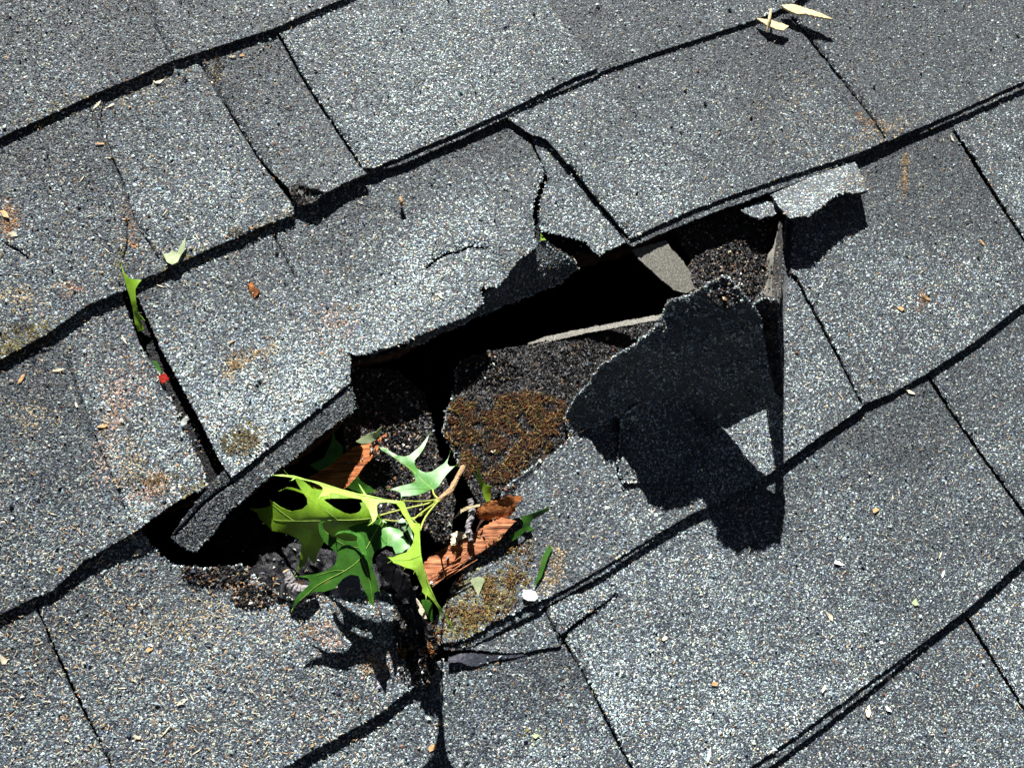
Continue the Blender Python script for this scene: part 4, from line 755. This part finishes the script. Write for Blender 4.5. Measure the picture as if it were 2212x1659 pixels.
piece('leaf_fragment', Wn(900, 900, [(455, 1400, 2), (540, 1380, 3), (590, 1400, 2.5), (560, 1480, 2), (530, 1560, 1), (500, 1480, 1.6)]), 0, 'leaf_dry', 'greyish leaf scrap in the moss below the split board')
piece('leaf_fragment', Wn(900, 900, [(1060, 1330, 5.6), (1090, 1200, 4.6), (1150, 1105, 3.6), (1170, 1140, 3.6), (1130, 1230, 4.8), (1080, 1380, 6), (1040, 1440, 6.4), (1010, 1470, 6.6), (1035, 1400, 6.2)]), 0, 'leaf', 'long narrow green leaf scrap among tan fibres on the slab')
piece('oak_leaf', Wn(560, 1200, [(1400, 380, 3), (1470, 380, 4), (1500, 420, 4), (1495, 500, 3), (1515, 590, 1), (1480, 560, 1), (1440, 490, 2), (1410, 430, 3)]), 0, 'leaf', 'green leaf tip half hidden behind the long narrow leaf')
piece('wood_sliver', Wn(560, 1200, [(1355, 370, 4), (1380, 400, 4), (1425, 470, 4), (1445, 545, 4), (1420, 540, 3), (1385, 500, 3), (1365, 430, 3)]), 0, 'chip', 'cream sliver beside the black curled strip', 'wood sliver', th=1)
piece('red_flake', [(341, 812, 6.4), (355, 806, 8), (364, 820, 8.4), (350, 829, 6.4)], 0, 'red', 'small square red flake in the wide gap on the left', 'plastic flake', th=1.2)
piece('white_flake', [(390, 912, 7), (401, 899, 9), (406, 902, 9), (403, 917, 7), (393, 919, 6.6)], 0, 'white', 'white triangular flake by the wide gap on the left', 'flake', th=.8)
piece('white_nail_head', Wn(900, 900, [(910, 1535, 9), (935, 1497, 9), (990, 1495, 9.4), (1035, 1520, 9.4), (1050, 1562, 9), (1020, 1590, 8.6), (960, 1588, 8.6), (920, 1565, 8.8)]), 0, 'white', 'rounded white disc on the slab edge below the leaf scrap', 'disc', th=1.4)
patch('wood_splinter', [(1688, 12, 8, .8), (1712, 9, 8.5, .8), (1735, 16, 9, .8), (1768, 27, 9.5, .8), (1800, 42, 10, .4), (1778, 39, 10, .8), (1740, 30, 9.6, .8), (1726, 31, 9.6, .8), (1700, 22, 9, .8)], (MAT['straw'], MAT['straw']), 1.6, jit=.4, seg=3, grid=6, und=.5, label='longer pale yellow splinter at the top edge of the photo', cat='wood splinter')
patch('wood_splinter', [(1634, 40, 7, .5), (1655, 42, 8, .5), (1690, 51, 8.4, .5), (1704, 57, 8.8, .5), (1692, 66, 9, .5), (1675, 63, 8.8, .5), (1655, 54, 8.4, .5)], (MAT['straw'], MAT['straw']), 1.2, jit=.3, seg=3, grid=6, und=.4, label='shorter pale yellow splinter below the longer one', cat='wood splinter')
tube('wood_splinter', [(1666, 20, 9, .7), (1662, 40, 10, 1.1), (1659, 58, 8, 1.0), (1656, 70, 6, .5)], MAT['straw'], sides=5, label='thin upright pale splinter crossing the shorter yellow one', cat='wood splinter')
tube('debris_stub', [(865, 427, 7, 1.0), (866, 434, 9, 1.4), (869, 444, 7, 1.4)], MAT['bark'], sides=8, wob=.15, label='tiny brown bud standing on the cracked shingle', cat='bud')
patch('bark_crumb', [(536, 612, 4), (546, 610, 5), (549, 622, 6), (560, 626, 5), (556, 638, 4), (545, 646, 3.6), (541, 634, 4.4)], (MAT['punky'], MAT['punky']), 2.5, jit=1, seg=2.5, grid=4, und=1.2, label='orange brown bark crumb on the pale square shingle', cat='bark crumb')

# ------------------------------------------------------------------ scatter by casting onto what has been built
BV = BVHTree.FromPolygons([tuple(v) for v in np.concatenate(ALL_V)], [tuple(int(i) for i in f) for f in np.concatenate(ALL_F)])
def hit(px, py):
    d = FWD+RIGHT*(px-1106)/FPX-UP*(py-829.5)/FPX; d = Vector(d).normalized()
    h, n, i, dist = BV.ray_cast(Vector(CAMP), d)
    if h is None: return None
    if n.dot(d) > 0: n = -n
    return np.array(h), np.array(n)

def chip_mesh(name, px, py, L, Wd, ang, mat, lift=.8, th=.5):
    r = hit(px, py)
    if r is None: return None
    h, n = r
    n = n/np.linalg.norm(n); a = np.array([math.cos(ang), math.sin(ang), 0.]); a -= n*(a@n); a /= np.linalg.norm(a); b = np.cross(n, a)
    k = random.choice((5, 6, 6, 7)); o = []
    for i in range(k):
        t = 2*math.pi*(i+random.uniform(-.3, .3))/k; q = 1+random.uniform(-.45, .3)
        o.append((math.cos(t)*L*.5*q, math.sin(t)*Wd*.5*q))
    tl = random.uniform(-.18, .18); t2 = random.uniform(-.3, .3)
    V = [h+a*x+b*y+n*(lift+th+x*tl+y*t2+.02*x*x) for x, y in o]+[h+a*x+b*y+n*(lift+x*tl+y*t2+.02*x*x) for x, y in o]
    V.append(h+n*(lift+th*1.2)); Q = [[(i+1) % k, i, k+i, k+(i+1) % k] for i in range(k)]
    T = [[i, (i+1) % k, 2*k] for i in range(k)]+[[k, k+i+1, k+i] for i in range(1, k-1)]
    return make_mesh(name, V, T, Q, 0, 0, (MAT[mat],), False)

# chips large enough to be told apart (x, y, length mm, width mm, angle, material, label)
BIG = [
 (346, 178, 7, 2.4, .6, 'chip', 'blocky cream chip below the uppermost left shingle edge'),
 (332, 176, 6, 1.2, -.9, 'chip', 'thin cream chip leaning on the blocky cream chip at the upper left'),
 (211, 229, 8, 2.2, .9, 'chip', 'long cream chip at the upper end of the first slanting joint'),
 (240, 230, 5, 1.6, .6, 'chip', 'short cream chip just right of the long one by the first joint'),
 (500, 125, 5, 1.4, .1, 'chip', 'cream curl under the dark edge at the top left'),
 (522, 122, 4, 2.4, .3, 'chip_tan', 'orange chip beside the cream curl at the top left'),
 (218, 312, 6, 2.0, .2, 'chip_tan', 'tan crumb near the top of the first slanting joint'),
 (10, 462, 9, 5, -.6, 'chip_tan', 'orange bark flake at the left edge of the photo'),
 (30, 508, 6, 3, .1, 'chip', 'cream flake below the orange bark flake at the left edge'),
 (48, 818, 7, 2.6, 1.1, 'chip_tan', 'reddish chip just under the mossy edge at the far left'),
 (125, 801, 8, 2, .1, 'chip', 'cream stick lying under the mossy edge at the far left'),
 (268, 735, 7, 1.6, -1.0, 'chip', 'cream stick left of the curled green leaf'),
 (222, 921, 5, 3, .3, 'chip_tan', 'tan oval chip on the brown stained shingle'),
 (165, 875, 5, 1.6, -1.1, 'chip', 'cream sliver on the darkest blue grey shingle'),
 (1810, 1216, 8, 2.6, -.2, 'white', 'bright white flake on the biggest pale shingle'),
 (2036, 1240, 9, 1.6, 1.2, 'white', 'thin forked white sliver near the right side of the biggest pale shingle'),
 (1790, 1330, 8, 2.8, -.9, 'chip', 'cream curled chip below the bright white flake'),
 (1976, 1301, 5, 4, .3, 'leaf_dry', 'pale green lichen fleck right of the cream curled chip'),
 (1435, 1380, 6, 2.8, .5, 'chip', 'cream oval chip near the L shaped crack'),
 (1543, 1476, 4, 3, .2, 'chip_tan', 'small orange crumb in the middle of the biggest pale shingle'),
 (1780, 1485, 7, 2, .9, 'chip', 'cream stick near the last doubled edge'),
 (1530, 1630, 8, 2.6, 1.3, 'white', 'white chip at the bottom edge of the biggest pale shingle'),
 (1875, 1535, 7, 3.4, 1.2, 'chip', 'creamy block chip on the lower right shingle strip'),
 (1918, 1530, 6, 3, -.8, 'white', 'white flake right of the creamy block chip'),
 (1918, 1462, 5, 2.4, -.5, 'chip', 'pale wedge chip just under the last doubled edge'),
 (1852, 1502, 6, 2.2, .9, 'chip_tan', 'bright orange chip tucked along the last doubled edge'),
 (1965, 848, 8, 2.4, -.3, 'chip', 'cream stick below the third edge on the right'),
 (1890, 1102, 7, 3, .7, 'chip_tan', 'brown flake near the top of the biggest pale shingle'),
 (2055, 300, 7, 2.4, -1.2, 'chip', 'cream chip at the top of the right slanting joint'),
 (2000, 645, 7, 3, -.6, 'chip_tan', 'tan curled flake on the pale shingle right of the hole'),
 (1945, 668, 5, 3, -.2, 'chip_tan', 'orange fleck left of the tan curled flake'),
 (2120, 525, 7, 2, -1.1, 'chip_tan', 'rusty chip near the right slanting joint'),
 (500, 740, 5, 1, .5, 'chip_tan', 'thin tan twig scrap right of the wide gap'),
 (1104, 912, 6, 2.4, .2, 'chip', 'cream chip lying in the rusty debris'),
 (1068, 972, 6, 2.6, .5, 'chip', 'oval cream chip lower in the rusty debris'),
 (950, 640, 7, 1.2, -.8, 'chip', 'pale sliver on the cracked shingle'),
 (1157, 1588, 4, 3, .2, 'leaf_dry', 'yellowish fleck on the bottom centre shingle'),
 (935, 1614, 5, 4, .8, 'chip_tan', 'orange crumb near the leaf shadow at the bottom'),
 (322, 1402, 5, 3.5, .9, 'chip_tan', 'orange brown oval crumb on the large gritty shingle'),
 (130, 1230, 5, 2, 1.0, 'chip_tan', 'red brown flake on the darkest blue grey shingle'),
 (297, 1193, 5, 3.4, .3, 'chip', 'cream crumb near the lower tip of the brown stained shingle'),
 (288, 1158, 7, 1.6, -.9, 'chip', 'long cream sliver just above the lower left edge'),
 (395, 1515, 7, 1.8, .6, 'chip', 'cream stick in the middle of the large gritty shingle'),
 (358, 1580, 7, 1.6, .9, 'chip', 'cream stick lower on the large gritty shingle'),
 (295, 1592, 6, 2.6, -.6, 'chip', 'cream flake left of the lower cream stick'),
 (8, 1425, 8, 3, -.9, 'chip', 'cream splintered flake at the lower left edge'),
 (110, 1395, 5, 3, .4, 'chip', 'pale crumb beside the long joint at the lower left'),
]
for x, y, L, Wd, an, mt, lab in BIG:
    r = chip_mesh('wood_chip', x, y, L, Wd, an, mt, th=.4, lift=.5)
    if r: link('wood_chip', r[0], r[1], label=lab, cat='wood chip' if 'chip' in mt else 'flake', group='wood chips scattered on the shingles')
# small look-alike flakes, copies of a few shapes
protos = [[chip_mesh('wood_flake', 900, 500, random.uniform(2.2, 4.2), random.uniform(.55, 1.2), 0, mt) for k in range(4)] for mt in ('chip', 'chip_tan')]
cnt = 0
while cnt < 190:
    u = random.random()
    if u < .55: x = random.uniform(0, 560); y = random.uniform(0, 1659)
    elif u < .8: x = random.uniform(0, 2212); y = random.uniform(0, 1659)
    else: x = random.uniform(1500, 2212); y = random.uniform(800, 1659)
    if inside(np.array([x]), np.array([y]), OPEN)[0]: continue
    r = hit(x, y)
    if r is None: continue
    pale = random.random() < .85
    me, org = random.choice(protos[0 if pale else 1])
    o = bpy.data.objects.new('wood_flake', me); COL.objects.link(o)
    n = Vector(r[1]); q = Vector((0, 0, 1)).rotation_difference(n).to_matrix().to_4x4()
    base = Vector(r[0])
    o.matrix_world = PITCH @ Matrix.Translation(base/1000) @ q @ Matrix.Rotation(random.uniform(0, 6.28), 4, 'Z') @ Matrix.Scale(random.uniform(.6, 1.15), 4)
    o['label'] = 'small pale sawdust flake lying on the shingles' if pale else 'small tan sawdust flake lying on the shingles'
    o['category'] = 'flake'; o['group'] = 'small pale flakes on the shingles' if pale else 'small tan flakes on the shingles'
    cnt += 1

# fine sawdust and fibres: nobody could count them
def fibres(name, spots, mats, label, rmin=.10, rmax=.22, lmin=1.2, lmax=4.5, up=.5, cat='debris'):
    """spots: (x,y,rx,ry,count)"""
    V = []; T = []; mi = []
    for (cx, cy, rx, ry, cntn) in spots:
        for _ in range(cntn):
            a = random.uniform(0, 6.28); rr = math.sqrt(random.random())
            if rx > 400: x = cx+random.uniform(-rx, rx); y = cy+random.uniform(-ry, ry)
            else: x = cx+math.cos(a)*rx*rr; y = cy+math.sin(a)*ry*rr
            if name == 'sawdust' and inside(np.array([x]), np.array([y]), OPEN)[0]: continue
            if rx < 400 and rx > 12 and float(vnoise([x], [y], 22, 61)[0])+.6*float(vnoise([x], [y], 9, 62)[0]) < random.uniform(-.5, .35): continue
            r = hit(x, y)
            if r is None: continue
            h, n = r; L = random.uniform(lmin, lmax); w_ = random.uniform(rmin, rmax)
            d = np.array([random.gauss(0, 1), random.gauss(0, 1), 0]); d -= n*(d@n); d /= np.linalg.norm(d); s = np.cross(n, d)
            p0 = h+n*random.uniform(.3, .9)-d*L/2; e = n*random.uniform(0, up)*L*.6; pm = h+n*random.uniform(.7, 1.3)+s*random.gauss(0, .12)*L+e*.4; p1 = h+n*.6+d*L/2+e
            k = len(V)
            for p, wf in ((p0, .5), (pm, 1), (p1, .4)):
                V += [p+s*w_*wf, p-s*w_*wf, p+n*w_*1.2*wf]
            m_ = random.randrange(len(mats))
            for q in range(2):
                for i in range(3):
                    a0 = k+q*3+i; a1 = k+q*3+(i+1) % 3; b0 = a0+3; b1 = a1+3
                    T += [[a0, a1, b1], [a0, b1, b0]]; mi += [m_, m_]
    me, org = make_mesh(name, V, T, [], np.array(mi), 0, mats, False)
    link(name, me, org, kind='stuff', label=label, cat=cat)
fibres('sawdust', [(300, 700, 520, 950, 2600), (1106, 830, 1130, 850, 900), (380, 1400, 440, 300, 900), (1700, 1250, 520, 420, 300)], (MAT['chip'], MAT['chip'], MAT['chip_tan']), 'fine pale sawdust and fibres scattered over the shingles', .12, .32, .9, 3.6, .1)
RUST = mat_noise('rusty_debris', (.03, .010, .004), (.20, .065, .02), 700, .9, .5)
MOSS = mat_noise('moss', (.06, .055, .012), (.24, .20, .05), 700, .9, .4)
OCH = mat_noise('ochre_debris', (.16, .09, .03), (.42, .28, .11), 700, .9, .4)
DRK = mat_noise('dark_debris', (.015, .012, .01), (.06, .045, .03), 700, .9, .4)
fibres('rusty_debris', [(1085, 930, 125, 75, 3200), (1060, 1000, 80, 45, 1300), (1130, 885, 95, 40, 1100), (1170, 925, 60, 45, 800), (1010, 880, 40, 20, 300)], (RUST, DRK, DRK, RUST, DRK, RUST, MOSS, OCH), 'rusty brown moss and rotted debris piled in the hole', .18, .42, 1.0, 4.0, .9)
fibres('moss_and_dirt', [(1040, 1290, 80, 55, 900), (985, 1355, 45, 40, 450), (1110, 1200, 45, 60, 350), (1085, 1260, 60, 30, 300)], (MOSS, OCH, RUST, OCH, DRK), 'mossy ochre dirt on the slab below the split board', .15, .4, 1.0, 3.8, .7)
fibres('moss', [(520, 955, 45, 30, 420), (60, 725, 55, 28, 420), (20, 745, 30, 20, 200), (345, 1045, 80, 24, 420), (530, 500, 60, 10, 300), (400, 560, 60, 8, 200), (620, 470, 30, 10, 120), (470, 150, 8, 30, 80)], (MOSS, OCH, DRK), 'thin yellow brown moss growing along the shingle edges', .10, .2, .8, 2.2, .5)
fibres('tan_fibres', [(1190, 1225, 25, 45, 170), (560, 765, 60, 12, 90), (505, 780, 16, 20, 90), (1865, 260, 30, 12, 120), (1955, 375, 8, 45, 110), (1900, 285, 60, 22, 120), (330, 1045, 45, 20, 110), (250, 900, 30, 60, 60), (650, 1370, 40, 22, 120), (800, 1440, 40, 20, 100), (150, 625, 22, 16, 80), (1125, 545, 8, 8, 10)], (OCH, MAT['chip_tan'], MAT['chip_tan']), 'tan wood fibres and scuffs lying in little tufts', .10, .2, 1.0, 3.0, .4)
fibres('rust_crumbs', [(955, 1385, 30, 12, 110), (930, 1405, 25, 12, 80), (870, 1400, 14, 25, 70), (1025, 1180, 60, 25, 120), (955, 1370, 20, 12, 60)], (RUST, MAT['punky'], OCH), 'orange rotten crumbs around the tar strip and the board', .2, .5, 1.0, 3.2, .5)

def loose(name, spots, label, gk, rm=.8):
    C = []; Nn = []
    for (cx, cy, rx, ry, c) in spots:
        for _ in range(c):
            a = random.uniform(0, 6.28); rr = math.sqrt(random.random())
            if rx > 400: x = cx+random.uniform(-rx, rx); y = cy+random.uniform(-ry, ry)
            else: x = cx+math.cos(a)*rx*rr; y = cy+math.sin(a)*ry*rr
            r = hit(x, y)
            if r is not None: C.append(r[0]+r[1]*.5); Nn.append(r[1])
    C = np.array(C); Nn = np.array(Nn); n = len(C); rad = rm*np.exp(rng.normal(0, .3, n))
    V, F = rocks(C, rad, Nn, .8); cc = grain_cols(n, np.full(n, .2), .1, gk)
    me, org = make_mesh(name, V, F, [], 0, 0, (MAT['grain'],), False, np.repeat(cc, 6, 0))
    link(name, me, org, kind='stuff', label=label, cat='grit')
loose('loose_grit', [(470, 1240, 80, 25, 500), (550, 1290, 50, 25, 350), (860, 980, 60, 70, 500), (930, 1130, 40, 50, 250), (1600, 590, 70, 70, 400), (900, 1430, 40, 60, 200), (1060, 800, 60, 30, 200)], 'loose black and tan grit lying in and around the hole', 'grit', .85)
loose('loose_granules', [(1106, 830, 1130, 850, 2500)], 'loose grey stone granules lying on the shingles', 'shingle', .75)

for m in (deck, felt): pass
print('objects', len(bpy.data.objects), 'verts', sum(len(m.vertices) for m in bpy.data.meshes))
